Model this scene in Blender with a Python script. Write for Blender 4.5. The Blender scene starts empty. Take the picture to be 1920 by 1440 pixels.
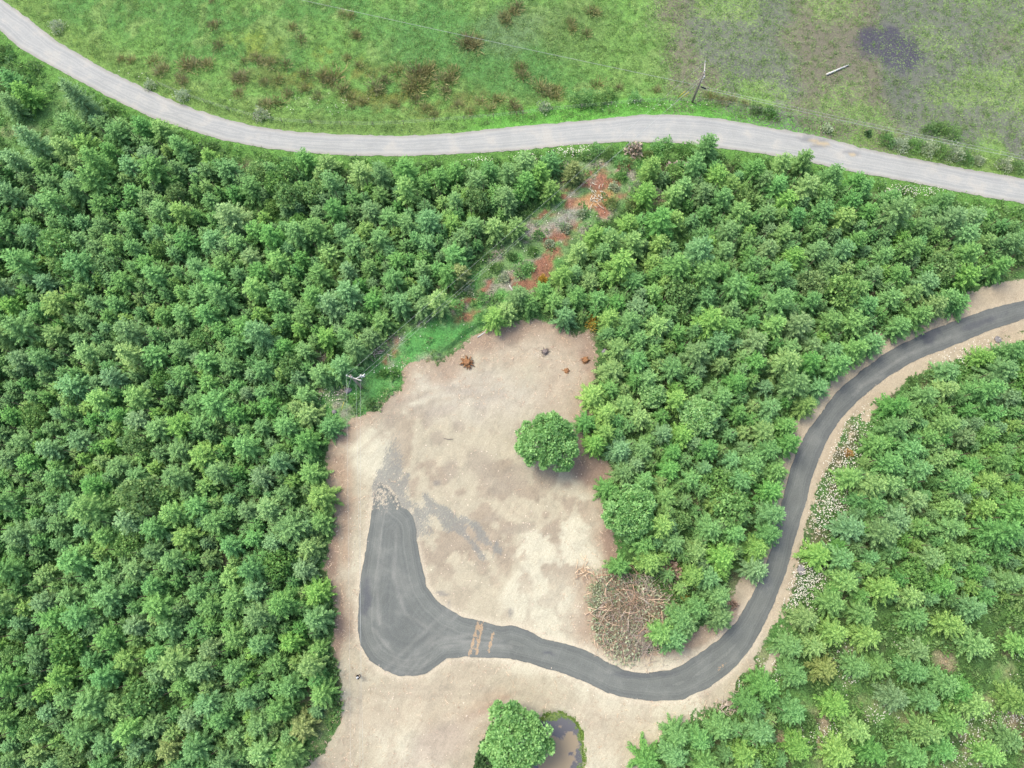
import bpy, bmesh, math, random
import numpy as np
from mathutils import Vector, geometry as mgeo
R_ = math.radians
random.seed(7)
rng = np.random.default_rng(11)
# ------------------------------------------------------------------ camera, world, sun, exposure
H = 100.0
FPX = 1331.0
TILT = R_(13.5)
scn = bpy.context.scene
col = scn.collection
cam_d = bpy.data.cameras.new('camera')
cam_d.sensor_width = 36.0
cam_d.lens = 36.0*FPX/1920.0
cam_d.clip_start = 1.0
cam_d.clip_end = 2000.0
cam = bpy.data.objects.new('camera', cam_d)
cam.location = (0, 0, H)
cam.rotation_euler = (TILT, 0, 0)
col.objects.link(cam)
scn.camera = cam

SUN_EL, SUN_AZ = R_(58), R_(-50)          # azimuth from +Y, clockwise
world = bpy.data.worlds.new("World")
scn.world = world
world.use_nodes = True
wn = world.node_tree
sky = wn.nodes.new('ShaderNodeTexSky')
sky.sky_type = 'NISHITA'
sky.sun_disc = False
sky.sun_elevation = SUN_EL
sky.sun_rotation = SUN_AZ
sky.air_density = 1.0
sky.dust_density = 3.5
sky.ozone_density = 0.2
bg = wn.nodes['Background']
wn.links.new(sky.outputs[0], bg.inputs[0])
bg.inputs[1].default_value = 0.15
sun_d = bpy.data.lights.new('sun', 'SUN')
sun_d.energy = 1.0
sun_d.angle = R_(24)
sun_d.color = (1.0, 0.98, 0.82)
sun = bpy.data.objects.new('sun', sun_d)
sd_ = Vector((math.sin(SUN_AZ)*math.cos(SUN_EL), math.cos(SUN_AZ)*math.cos(SUN_EL), math.sin(SUN_EL)))
sun.rotation_euler = sd_.to_track_quat('Z', 'Y').to_euler()
sun.location = (0, 0, 150)
col.objects.link(sun)
scn.view_settings.view_transform = 'Standard'
scn.view_settings.look = 'None'
scn.view_settings.exposure = 1.26
scn.view_settings.gamma = 1.0
scn.render.engine = 'CYCLES'
scn.cycles.max_bounces = 6
scn.cycles.diffuse_bounces = 3
scn.cycles.transmission_bounces = 3

# ------------------------------------------------------------------ helpers
CT, ST = math.cos(TILT), math.sin(TILT)
def at(px, py, z=0.0):
    """point of the photograph (1920 x 1440) dropped on the level z"""
    a = (px-960.0)/FPX; b = -(py-720.0)/FPX
    dy = b*CT+ST; dz = b*ST-CT
    t = (z-H)/dz
    return (a*t, dy*t, z)
def atv(pts, z=0.0):
    return np.array([at(p[0], p[1], z)[:2] for p in pts])
def to_px(x, y, z=0.0):
    zc = z-H
    yc = y*CT+zc*ST; w = -(zc*CT-y*ST)
    return 960.0+FPX*x/w, 720.0-FPX*yc/w

KALB = 1.75
def lin(c):
    c = np.asarray(c, float)/255.0
    return np.where(c <= 0.04045, c/12.92, ((c+0.055)/1.055)**2.4)
def alb(r, g, b, k=None):
    return np.clip(lin((r, g, b))/(k or KALB), 0, 1)
def alb4(r, g, b, k=None):
    return tuple(alb(r, g, b, k))+(1.0,)

_lat = np.random.default_rng(5).random((256, 256))
def vnoise(x, y):
    xi = np.floor(x).astype(int); yi = np.floor(y).astype(int)
    fx = x-xi; fy = y-yi
    fx = fx*fx*(3-2*fx); fy = fy*fy*(3-2*fy)
    g = lambda i, j: _lat[i & 255, j & 255]
    return (g(xi, yi)*(1-fx)+g(xi+1, yi)*fx)*(1-fy)+(g(xi, yi+1)*(1-fx)+g(xi+1, yi+1)*fx)*fy
def fbm(x, y, s, o=4, off=0.0):
    x = np.asarray(x, float)*s+off*17.3+50; y = np.asarray(y, float)*s+off*9.1+50
    a = 0.0; w = 0.5; t = 0.0
    for i in range(o):
        a = a+w*vnoise(x, y); t += w
        x = x*2.03+13.7; y = y*2.03+7.9; w *= 0.5
    return a/t
def sstep(a, b, x):
    t = np.clip((x-a)/(b-a), 0, 1)
    return t*t*(3-2*t)
def seg_dist(X, Y, a, b):
    ab = b-a
    t = np.clip(((X-a[0])*ab[0]+(Y-a[1])*ab[1])/max(ab@ab, 1e-9), 0, 1)
    return np.hypot(X-a[0]-t*ab[0], Y-a[1]-t*ab[1])
def poly_sd(X, Y, P):
    """signed distance, positive inside"""
    d = np.full(np.shape(X), 1e9); ins = np.zeros(np.shape(X), bool)
    n = len(P)
    for i in range(n):
        a = P[i]; b = P[(i+1) % n]
        d = np.minimum(d, seg_dist(X, Y, a, b))
        c = (a[1] > Y) != (b[1] > Y)
        with np.errstate(divide='ignore', invalid='ignore'):
            xx = (b[0]-a[0])*(Y-a[1])/(b[1]-a[1])+a[0]
        ins ^= c & (X < xx)
    return np.where(ins, d, -d)
def line_dist(X, Y, P):
    d = np.full(np.shape(X), 1e9)
    for i in range(len(P)-1):
        d = np.minimum(d, seg_dist(X, Y, P[i], P[i+1]))
    return d

def new_mesh(name, V, F, mats=(), midx=None, attrs=None, smooth=False, caster=None):
    """V (N,3), F list of (M,k) index arrays"""
    if not isinstance(F, (list, tuple)): F = [F]
    F = [np.asarray(f, np.int32) for f in F if len(f)]
    me = bpy.data.meshes.new(name)
    V = np.asarray(V, np.float32)
    me.vertices.add(len(V)); me.vertices.foreach_set('co', V.ravel())
    loops = np.concatenate([f.ravel() for f in F])
    tot = np.concatenate([np.full(len(f), f.shape[1], np.int32) for f in F])
    st = np.concatenate([[0], np.cumsum(tot)[:-1]]).astype(np.int32)
    me.loops.add(len(loops)); me.loops.foreach_set('vertex_index', loops.astype(np.int32))
    me.polygons.add(len(tot)); me.polygons.foreach_set('loop_start', st)
    try: me.polygons.foreach_set('loop_total', tot)
    except Exception: pass
    for m in mats: me.materials.append(m)
    if midx is not None: me.polygons.foreach_set('material_index', np.asarray(midx, np.int32))
    me.polygons.foreach_set('use_smooth', np.full(len(tot), bool(smooth)))
    me.update(calc_edges=True)
    for k, a in (attrs or {}).items():
        a = np.asarray(a, np.float32)
        if a.ndim == 1:
            at_ = me.attributes.new(k, 'FLOAT', 'POINT'); at_.data.foreach_set('value', a)
        else:
            if a.shape[1] == 3: a = np.c_[a, np.ones(len(a), np.float32)]
            at_ = me.attributes.new(k, 'FLOAT_COLOR', 'POINT'); at_.data.foreach_set('color', a.ravel())
    return me
def link(name, me, parent=None, loc=(0, 0, 0), rz=0.0, sc=1.0):
    o = bpy.data.objects.new(name, me); col.objects.link(o)
    o.location = loc; o.rotation_euler = (0, 0, rz)
    o.scale = (sc, sc, sc) if np.isscalar(sc) else sc
    if parent: o.parent = parent
    return o
def empty(name, loc, rz=0.0, sc=1.0):
    o = link(name, None, None, loc, rz, sc); o.empty_display_size = 0.5
    return o
def tag(o, label=None, cat=None, group=None, kind=None):
    if label: o['label'] = label
    if cat: o['category'] = cat
    if group: o['group'] = group
    if kind: o['kind'] = kind
    return o

# ------------------------------------------------------------------ materials
class NT:
    def __init__(s, name):
        s.m = bpy.data.materials.new(name); s.m.use_nodes = True
        s.t = s.m.node_tree; s.n = s.t.nodes; s.b = s.n['Principled BSDF']
        s.b.inputs['Roughness'].default_value = 0.9
        s.b.inputs['Specular IOR Level'].default_value = 0.15
    def node(s, k, **kw):
        n = s.n.new(k)
        for a, v in kw.items(): setattr(n, a, v)
        return n
    def set(s, sock, v):
        if isinstance(v, bpy.types.NodeSocket): s.t.links.new(v, sock)
        elif isinstance(v, (tuple, list, np.ndarray)) and len(v) == 3 and sock.type == 'RGBA': sock.default_value = tuple(v)+(1,)
        else: sock.default_value = v
    def attr(s, name, out='Fac'):
        return s.node('ShaderNodeAttribute', attribute_name=name).outputs[out]
    def pos(s):
        v = s.node('ShaderNodeVectorRotate', rotation_type='EULER_XYZ'); s.set(v.inputs['Vector'], s.node('ShaderNodeNewGeometry').outputs['Position'])
        v.inputs['Center'].default_value = (3.1, 7.7, 40.3); v.inputs['Rotation'].default_value = (.35, .27, .6)
        return v.outputs[0]
    def objc(s):
        return s.node('ShaderNodeTexCoord').outputs['Object']
    def noise(s, v, scale, detail=3, rough=0.6, dist=0.0, dim='3D'):
        n = s.node('ShaderNodeTexNoise', noise_dimensions=dim); s.set(n.inputs['Vector'], v)
        n.inputs['Scale'].default_value = scale; n.inputs['Detail'].default_value = detail
        n.inputs['Roughness'].default_value = rough; n.inputs['Distortion'].default_value = dist
        return n.outputs['Fac']
    def math(s, op, a, b=0.0, c=0.0, clamp=False):
        n = s.node('ShaderNodeMath', operation=op, use_clamp=clamp)
        s.set(n.inputs[0], a); s.set(n.inputs[1], b); s.set(n.inputs[2], c)
        return n.outputs[0]
    def ramp(s, v, a, b, lo=0.0, hi=1.0, smooth=True):
        n = s.node('ShaderNodeMapRange', interpolation_type='SMOOTHSTEP' if smooth else 'LINEAR')
        s.set(n.inputs['Value'], v)
        for k, x in (('From Min', a), ('From Max', b), ('To Min', lo), ('To Max', hi)): n.inputs[k].default_value = x
        return n.outputs['Result']
    def mix(s, f, a, b, blend='MIX'):
        n = s.node('ShaderNodeMix', data_type='RGBA', blend_type=blend)
        s.set(n.inputs[0], f); s.set(n.inputs[6], a); s.set(n.inputs[7], b)
        return n.outputs[2]
    def mul(s, c, f):
        n = s.node('ShaderNodeVectorMath', operation='SCALE'); s.set(n.inputs[0], c); s.set(n.inputs['Scale'], f)
        return n.outputs[0]
    def scale(s, v, xyz):
        n = s.node('ShaderNodeVectorMath', operation='MULTIPLY'); s.set(n.inputs[0], v); n.inputs[1].default_value = xyz
        return n.outputs[0]
    def bump(s, h, strength, dist):
        n = s.node('ShaderNodeBump'); s.set(n.inputs['Height'], h)
        n.inputs['Strength'].default_value = strength; n.inputs['Distance'].default_value = dist
        s.t.links.new(n.outputs[0], s.b.inputs['Normal'])
    def base(s, c): s.set(s.b.inputs['Base Color'], c)

def leaf_material(name, c0, c1, trans=0.25, hue=0.12, drift=1.0):
    """leaf colour runs from c0 to c1 with the per-leaf value v; each plant drifts a little"""
    n = NT(name)
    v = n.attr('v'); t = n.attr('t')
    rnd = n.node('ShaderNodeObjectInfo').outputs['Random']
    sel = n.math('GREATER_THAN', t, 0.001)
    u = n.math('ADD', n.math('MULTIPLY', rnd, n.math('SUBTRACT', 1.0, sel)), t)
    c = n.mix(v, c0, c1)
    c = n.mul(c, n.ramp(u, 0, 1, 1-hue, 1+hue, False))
    hs = n.node('ShaderNodeHueSaturation')
    u2 = n.math('FRACT', n.math('MULTIPLY', u, 7.13))
    n.set(hs.inputs['Hue'], n.ramp(u2, 0, 1, 0.5-.020*drift, 0.5+.004*drift, False)); n.set(hs.inputs['Color'], c)
    n.set(hs.inputs['Saturation'], n.ramp(n.math('FRACT', n.math('MULTIPLY', u, 3.7)), 0, 1, 1-.12*drift, 1+.06*drift, False))
    c = hs.outputs[0]
    n.base(c)
    n.b.inputs['Roughness'].default_value = 0.8
    n.b.inputs['Specular IOR Level'].default_value = 0.06
    tr = n.node('ShaderNodeBsdfTranslucent'); n.set(tr.inputs['Color'], c)
    mx = n.node('ShaderNodeMixShader'); mx.inputs[0].default_value = trans
    n.t.links.new(n.b.outputs[0], mx.inputs[1]); n.t.links.new(tr.outputs[0], mx.inputs[2])
    n.t.links.new(mx.outputs[0], n.n['Material Output'].inputs['Surface'])
    return n.m
def plain(name, c, var=0.25, scale=6.0, rough=0.85, spec=0.2):
    n = NT(name); f = n.noise(n.objc(), scale, 4)
    n.base(n.mul(n.mix(0.0, c, c), n.ramp(f, 0.25, 0.75, 1-var, 1+var)))
    n.b.inputs['Roughness'].default_value = rough; n.b.inputs['Specular IOR Level'].default_value = spec
    n.bump(f, 0.3, 0.03)
    return n.m

LEAFK = 1.07
def L(r, g, b):
    c = lin((r, g, b))/LEAFK; y = c @ np.array([.25, .65, .10])
    return tuple(np.clip(c*np.array([1.08, 1.0, .88])*.79+y*.19, 0, 1))
M = {}
M['fir_m'] = leaf_material('fir_needles_green', L(62, 128, 58), L(122, 192, 90))
M['fir_y'] = leaf_material('fir_needles_light', L(74, 140, 56), L(144, 204, 88))
M['fir_d'] = leaf_material('fir_needles_deep', L(60, 122, 60), L(114, 184, 92))
M['spr'] = leaf_material('spruce_needles', L(64, 126, 68), L(128, 192, 112))
M['broad'] = leaf_material('broad_leaves', L(92, 164, 76), L(164, 224, 132), 0.35, .03, 0)
M['pale_broad'] = leaf_material('pale_leaves', L(108, 172, 90), L(172, 226, 140), 0.35, .03, 0)
M['dark_broad'] = leaf_material('holly_leaves', L(42, 92, 48), L(92, 142, 74), 0.2)
M['under'] = leaf_material('undergrowth_leaves', L(76, 134, 62), L(128, 184, 92), 0.25, 0.2)
M['rush'] = leaf_material('rush_blades', L(116, 126, 68), L(164, 164, 106), 0.2, 0.2)
M['grass'] = leaf_material('grass_blades', L(104, 156, 76), L(156, 196, 110), 0.3, 0.25)
M['broom'] = leaf_material('broom_blossom', L(176, 150, 40), L(232, 200, 60), 0.3, 0.15)
M['dead'] = leaf_material('dead_needles', L(140, 120, 104), L(192, 172, 150), 0.15, 0.1)
M['olive'] = leaf_material('olive_leaves', L(90, 124, 52), L(148, 174, 88), 0.25, 0.15)
M['greybush'] = leaf_material('grey_leaves', L(132, 164, 122), L(192, 212, 178), 0.25, 0.15)
M['daisy'] = leaf_material('daisy_petals', L(206, 208, 200), L(236, 238, 232), 0.3, 0.02)
M['twig_grey'] = leaf_material('grey_twigs', L(146, 134, 124), L(206, 196, 184), 0.0, 0.1)
M['twig_tan'] = leaf_material('tan_branches', L(170, 142, 110), L(232, 214, 180), 0.0, 0.1)
M['chips'] = leaf_material('wood_chips', L(138, 112, 90), L(214, 194, 166), 0.0, 0.2)
M['bark'] = plain('bark', alb4(112, 96, 82), 0.3, 8)
M['pole'] = plain('weathered_pole_wood', alb4(168, 158, 144), 0.25, 12)
M['polelight'] = plain('pale_timber', alb4(215, 210, 198), 0.15, 9)
M['metal_grey'] = plain('grey_steel', alb4(190, 194, 196), 0.1, 9, 0.45, 0.5)
M['porcelain'] = plain('white_porcelain', alb4(238, 238, 236), 0.04, 9, 0.3, 0.5)
M['black'] = plain('black_housing', alb4(34, 36, 38), 0.1, 9, 0.5, 0.4)
M['wire'] = plain('bare_aluminium_wire', alb4(214, 218, 214), 0.06, 3, 0.5, 0.5)
M['yellow'] = plain('yellow_guard_plastic', alb4(236, 222, 84), 0.06, 9, 0.5, 0.4)
M['stone'] = plain('grey_stone', alb4(158, 154, 154), 0.25, 3)
M['stump'] = plain('weathered_stump', alb4(148, 136, 130), 0.3, 7)
M['redwood'] = plain('torn_root_wood', alb4(172, 126, 88), 0.35, 7)
M['log'] = plain('bleached_log', alb4(236, 234, 226), 0.15, 5)

# ------------------------------------------------------------------ outlines (photo pixels on the ground)
DRIVE = [(2140, 505), (2020, 535), (1920, 563), (1863, 577), (1780, 605), (1727, 627), (1663, 660), (1613, 697), (1570, 733), (1537, 777),
 (1510, 813), (1493, 847), (1480, 887), (1468, 933), (1458, 970), (1447, 1027), (1433, 1070), (1413, 1110), (1383, 1163), (1347, 1200),
 (1313, 1223), (1280, 1246), (1257, 1256), (1207, 1262), (1173, 1257), (1140, 1242), (1090, 1215), (1017, 1197), (990, 1182), (960, 1172),
 (940, 1175), (907, 1165), (870, 1157), (840, 1142), (820, 1127), (800, 1100), (795, 1077), (787, 1043), (781, 1015), (780, 992), (775, 972), (764, 955),
 (752, 948), (744, 930), (730, 912), (714, 904), (703, 925), (696, 962), (687, 1027), (677, 1077), (672, 1127), (670, 1180), (677, 1210), (693, 1237), (720, 1257),
 (747, 1267), (773, 1268), (800, 1262), (817, 1250), (837, 1235), (873, 1231), (957, 1235), (990, 1243), (1057, 1263), (1107, 1283),
 (1140, 1300), (1180, 1309), (1227, 1315), (1280, 1311), (1313, 1297), (1347, 1277), (1380, 1250), (1407, 1217), (1427, 1180),
 (1447, 1140), (1460, 1107), (1473, 1077), (1483, 1037), (1494, 997), (1510, 947), (1520, 903), (1537, 857), (1557, 813), (1580, 780),
 (1613, 747), (1657, 712), (1697, 686), (1747, 663), (1800, 643), (1847, 623), (1920, 598), (2020, 568), (2140, 540)]
GRAV_T = [(-330, -230), (-180, -130), (-60, -46), (10, 3), (60, 40), (100, 73), (150, 103), (200, 132), (267, 163), (333, 193), (400, 217), (483, 238),
 (560, 248), (640, 252), (757, 255), (857, 250), (940, 240), (1057, 230), (1140, 222), (1207, 215), (1280, 216), (1347, 222), (1447, 240),
 (1547, 258), (1613, 277), (1713, 297), (1813, 317), (1920, 335), (2020, 352), (2260, 392)]
GRAV_B = [(-330, -120), (-180, -48), (-60, 22), (0, 57), (33, 87), (83, 117), (133, 143), (200, 180), (277, 217), (350, 243), (417, 263), (500, 279),
 (565, 286), (640, 291), (773, 293), (873, 288), (973, 282), (1073, 272), (1173, 266), (1280, 269), (1380, 282), (1480, 296), (1547, 311), (1613, 325),
 (1713, 343), (1813, 363), (1920, 382), (2020, 400), (2260, 445)]
CLEAR = [(960, 603), (1000, 598), (1040, 603), (1075, 628), (1105, 618), (1120, 660), (1118, 700), (1108, 770), (1112, 850), (1142, 866), (1156, 892),
 (1132, 925), (1150, 1000), (1162, 1042), (1142, 1085), (1118, 1110), (1115, 1180), (1150, 1212), (1200, 1224), (1262, 1216), (1300, 1190), (1345, 1150),
 (1372, 1130), (1385, 1170), (1420, 1240), (1400, 1290), (1385, 1330), (1350, 1345), (1290, 1352), (1240, 1385), (1200, 1440), (1160, 1530), (560, 1530), (562, 1440), (584, 1400), (618, 1350),
 (626, 1290), (622, 1240), (627, 1140), (606, 1060), (626, 985), (611, 905), (614, 822), (648, 792), (700, 748), (755, 722), (748, 672), (790, 668),
 (820, 682), (856, 655), (880, 632), (930, 605)]
CORR = [(1060, 300), (1250, 285), (1205, 340), (1165, 400), (1110, 425), (1060, 490), (1000, 560), (940, 605), (870, 640), (800, 680), (770, 700),
 (740, 730), (690, 775), (640, 810), (596, 805), (588, 740), (640, 700), (700, 660), (760, 612), (850, 545), (930, 470), (1000, 390), (1050, 350)]
REDS = [[(1135, 318), (1195, 300), (1165, 345), (1120, 360), (1085, 350), (1055, 330), (1085, 322)], [(1110, 372), (1180, 360), (1130, 400), (1085, 425), (1060, 470), (1035, 520), (985, 545), (955, 525), (1000, 500), (1035, 440), (1065, 405), (1020, 410), (1060, 380)],
        [(860, 575), (900, 545), (925, 520), (905, 590), (870, 615), (850, 600)], [(708, 680), (735, 655), (740, 668), (722, 685)], [(1095, 345), (1060, 375), (1010, 420), (1000, 410), (1050, 360)]]
MARSH = [(1260, -160), (1230, -20), (1235, 40), (1262, 100), (1300, 150), (1400, 195), (1500, 222), (1600, 245), (1700, 262), (1800, 280), (1870, 300), (1960, 315), (2300, 370), (2300, -260), (1260, -260)]
POND = [(1008, 1352), (1030, 1340), (1055, 1338), (1075, 1350), (1087, 1370), (1092, 1400), (1093, 1430), (1085, 1470), (1050, 1490), (1010, 1470), (985, 1430), (995, 1385)]
pDRIVE, pCLEAR, pCORR, pMARSH, pPOND = map(atv, (DRIVE, CLEAR, CORR, MARSH, POND))
GRAV = GRAV_T+GRAV_B[::-1]
pGRAV = atv(GRAV); pGT = atv(GRAV_T); pGB = atv(GRAV_B)
pREDS = [atv(p) for p in REDS]
# glades in the plantation: px, py, rx, ry, angle (deg), tan-ness
GLADES = [(1600, 1215, 22, 18, 0, .2), (1660, 1290, 20, 16, 20, .3), (1690, 1350, 26, 20, 0, .4), (1880, 1260, 26, 22, 0, .2), (1840, 1410, 40, 26, 0, .5), (1440, 1235, 20, 30, 20, .3), (1530, 1440, 24, 20, 0, .6), (1700, 1060, 16, 12, 0, .2), (1790, 1010, 18, 12, 0, .2), (1720, 960, 18, 10, 0, .3), (598, 668, 30, 16, -30, .7), (264, 752, 11, 34, 15, .5), (602, 745, 40, 35, 0, .7), (50, 235, 60, 50, 30, .1), (110, 165, 40, 45, 40, .1), (1520, 1322, 26, 14, 20, .5), (1545, 1372, 9, 50, 15, .8), (1470, 1400, 10, 34, -12, .9),
 (1640, 1330, 45, 22, 20, .4), (1850, 1350, 65, 42, -30, .6), (1780, 1440, 60, 30, 0, .4), (1480, 1300, 40, 28, 20, 0), (1770, 1240, 26, 18, 30, .6), (1590, 1280, 26, 18, 0, .2), (1718, 1200, 22, 15, 0, 0), (560, 1310, 20, 40, 20, .4), (600, 1365, 16, 45, 20, .1),
 (310, 1330, 16, 22, -30, .4), (575, 500, 14, 10, 0, .2), (60, 300, 30, 20, 0, .0), (455, 390, 26, 16, 0, 0), (1250, 400, 26, 18, 0, .5), (1225, 380, 30, 24, 0, .4), (1285, 440, 20, 14, 0, .3), (1560, 345, 30, 10, 10, .1), (1700, 390, 50, 14, 10, .1), (1500, 900, 10, 10, 0, 0)]

def glade_val(X, Y):
    g = np.zeros(np.shape(X)); tn = np.zeros(np.shape(X))
    for (px, py, rx, ry, an, t) in GLADES:
        c = at(px, py); s = FPX/ (H*1.0) * (1.0 if py > 900 else 0.85 if py > 500 else 0.75)
        a = R_(-an); dx = X-c[0]; dy = Y-c[1]
        u = (dx*math.cos(a)+dy*math.sin(a))/(rx/s); w = (-dx*math.sin(a)+dy*math.cos(a))/(ry/s)
        q = 1-np.hypot(u, w)
        tn = np.where((q > g) & (q > 0), t, tn); g = np.maximum(g, q)
    return g, tn

# ------------------------------------------------------------------ ground
def axis(lo, hi, step, far):
    core = np.arange(lo, hi+step/2, step)
    out = []; d = step
    x = hi
    while x < far:
        d *= 1.35; x += d; out.append(x)
    neg = []; d = step; x = lo
    while x > -far:
        d *= 1.35; x -= d; neg.append(x)
    return np.concatenate([neg[::-1], core, out])
gx = axis(-92, 92, 0.33, 700); gy = axis(-34, 98, 0.33, 700)
GX, GY = np.meshgrid(gx, gy, indexing='xy')
core = (np.abs(GX) < 110) & (GY > -60) & (GY < 130)
sdD = poly_sd(GX, GY, pDRIVE); sdG = poly_sd(GX, GY, pGRAV); sdC = poly_sd(GX, GY, pCLEAR)
sdK = poly_sd(GX, GY, pCORR); sdM = poly_sd(GX, GY, pMARSH); sdP = poly_sd(GX, GY, pPOND)
# north of the gravel road?
gt_y = np.interp(GX, pGT[:, 0], pGT[:, 1])
north = GY > gt_y
n05 = fbm(GX, GY, 0.05, 4, 1); n1 = fbm(GX, GY, 0.12, 4, 2); n3 = fbm(GX, GY, 0.35, 4, 3); n8 = fbm(GX, GY, 0.9, 3, 4); n4 = fbm(GX, GY, 0.35, 4, 9)
road_near = np.maximum(sdD, sdG)
flat = sstep(-1.2, -5.0, road_near)
Z = flat*((n05-0.5)*2.0+(n3-0.5)*0.25)
Z = np.where(sdC > -1, flat*((n1-0.5)*0.5+(n3-0.5)*0.40+(n8-.5)*.12), Z)
Z -= np.where(north, sstep(-2.5, -7.0, sdG)*0.9, 0)          # meadow lies a little lower than the road
Z = Z*(1-sstep(-1.5, 0.6, sdP))-0.35*sstep(-0.8, 0.5, sdP)
Z = np.where(sdD > -1.2, 0, Z)
Z = np.where(sdG > -1.2, 0, Z)

def mixc(a, b, t):
    t = np.asarray(t)[..., None]
    return a*(1-t)+b*t
def C(r, g, b): return alb(r, g, b)
PX, PY = to_px(GX, GY)
def blob(px, py, rx, ry=None, an=0.0, soft=0.5):
    ry = ry or rx
    a = R_(an); dx = PX-px; dy = PY-py
    u = (dx*math.cos(a)+dy*math.sin(a))/rx; w = (-dx*math.sin(a)+dy*math.cos(a))/ry
    q = np.hypot(u, w)+(n3-.5)*0.9+(n8-.5)*0.4
    return sstep(1+soft, 1-soft, q)
def pline(pts, w, soft=1.5, nz=1.0):
    d = line_dist(GX, GY, atv(pts))+(n8-.5)*nz
    return sstep(w+soft*.5, max(w-soft*.5, 0), d)
one = np.ones(GX.shape)
# vegetation colour
cf = mixc(C(84, 118, 66)*one[..., None], C(112, 112, 84), sstep(.5, .72, n3))
cf = mixc(cf, C(92, 140, 72), sstep(.5, .65, n1))
gl, gtan = glade_val(GX, GY)
gm = sstep(-.1, .25, gl+(n8-.5)*.4)
cf = mixc(cf, mixc(C(112, 156, 86)*one[..., None], C(170, 158, 130), np.clip(gtan*1.1+(n3-.5)*2, 0, 1)), gm)
# power line corridor
km = sstep(-1.0, 1.0, sdK+(n8-.5)*3)
ck = mixc(C(128, 164, 104)*one[..., None], C(170, 166, 148), sstep(.46, .60, n3))
ck = mixc(ck, C(118, 176, 96), sstep(.5, .66, fbm(GX, GY, .5, 3, 12)))
ck = mixc(ck, C(100, 165, 88), blob(700, 740, 70, 45, 0)*.8)
ck = mixc(ck, C(96, 170, 88), blob(790, 645, 90, 30, -25)*.8)
redm = np.zeros(GX.shape)
for P in pREDS: redm = np.maximum(redm, sstep(-.6, .6, poly_sd(GX, GY, P)+(n3-.5)*3.5+(n8-.5)*2.5))
redm = redm*sstep(.40, .58, fbm(GX, GY, .6, 4, 15)+.06)
ck = mixc(ck, C(166, 118, 96), redm*.95)
ck = mixc(ck, C(200, 158, 112), blob(1108, 376, 42, 12, -20, .35))
ck = mixc(ck, C(166, 170, 156), blob(1060, 412, 40, 16, -35)*.7)
cf = mixc(cf, ck, km)
# meadow
cm = mixc(C(126, 172, 90)*one[..., None], C(108, 158, 84), sstep(.42, .6, n1))
cm = mixc(cm, C(146, 178, 104), sstep(.52, .68, n3)*.8)
cm = mixc(cm, C(168, 182, 84), np.clip(blob(600, 120, 60, 40, 0, .7)+blob(740, 165, 50, 22, 0, .7)+blob(950, 150, 22, 16, 0, .7)+blob(480, 80, 60, 30, 0, .8)*.6, 0, 1)*sstep(.42, .62, n4))
cm = mixc(cm, C(100, 150, 82), np.clip(blob(850, 60, 160, 60, 8, .7)+blob(960, 135, 90, 50, 0, .6)+blob(780, 95, 70, 40), 0, 1)*.85)
cm = mixc(cm, C(124, 152, 106), blob(960, 50, 80, 40, -20, .6)*.8)
cm = mixc(cm, C(118, 142, 86), blob(1080, 50, 70, 50, 0, .6)*.8)
cm = mixc(cm, C(126, 168, 88), blob(1150, 100, 90, 60, 20, .6)*.6)
cm = mixc(cm, C(118, 124, 70), np.clip(blob(650, 150, 150, 40, 12, .6)+blob(780, 175, 110, 50, 10, .6)+blob(450, 130, 110, 22, 12, .6)*.6+blob(860, 190, 120, 24, 0, .6)*.7, 0, 1)*sstep(.40, .60, n4)*.75)
mm = sstep(-11, 9, sdM+(n1-.5)*26+(n3-.5)*8)
cm = mixc(cm, C(146, 172, 104), mm*.8)
vt = sstep(-6.0, -2.0, sdG)                                   # verge of the gravel road
cm = mixc(cm, C(128, 158, 84), vt*.7)
bright = vt*sstep(780, 960, PX)*sstep(1640, 1480, PX)*sstep(-4.4, -2.8, sdG)
cm = mixc(cm, C(118, 184, 82), bright)
cm = mixc(cm, C(100, 146, 70), blob(1360, 190, 60, 14, 20)*.7)
cm = mixc(cm, C(96, 156, 66), blob(1790, 245, 45, 20, 15)*.9)
cG = np.where(north[..., None], cm, cf)
cG = mixc(cG, C(112, 162, 78), np.where(~north, sstep(-4.0, -1.0, sdG), 0)*.9)
# dirt colour
cd = mixc(C(208, 198, 172)*one[..., None], C(227, 220, 194), sstep(.42, .62, n1))
wet = sstep(.52, .59, fbm(GX, GY, .34, 4, 21))
band = sstep(0, 5, sdC)*sstep(720, 800, PY+(n1-.5)*60)*sstep(1120, 1040, PY)*sstep(690, 800, PX)
cd = mixc(cd, C(188, 174, 152), wet*(.40+.60*band))
for (a, b, r1, r2, an) in [(905, 870, 34, 26, 30), (925, 905, 16, 18, 0), (848, 882, 12, 16, 10), (960, 885, 20, 12, -40), (842, 886, 9, 20, 0), (970, 900, 30, 18, -30), (830, 770, 30, 10, -10), (900, 760, 14, 8, 0), (870, 735, 50, 10, 10), (780, 745, 40, 8, -15),
                          (940, 740, 12, 8, 0), (800, 790, 12, 12, 0), (860, 800, 14, 10, 0), (730, 790, 10, 14, 0), (937, 915, 10, 14, 40), (920, 972, 22, 6, -10), (975, 990, 26, 10, -10), (820, 820, 14, 14, 0)]:
    cd = mixc(cd, C(186, 174, 154), blob(a, b, r1, r2, an, .35)*.75)
cd = mixc(cd, C(210, 202, 186), blob(900, 740, 160, 50, 5, .7)*.5)
cd = mixc(cd, C(206, 190, 166), np.clip(blob(1010, 640, 130, 45, 0, .5)+blob(1070, 720, 60, 80, 0, .6), 0, 1)*.75)
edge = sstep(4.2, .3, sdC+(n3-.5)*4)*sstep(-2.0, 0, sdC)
cd = mixc(cd, C(188, 164, 140), edge*.8*sstep(1260, 1180, PY))
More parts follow.
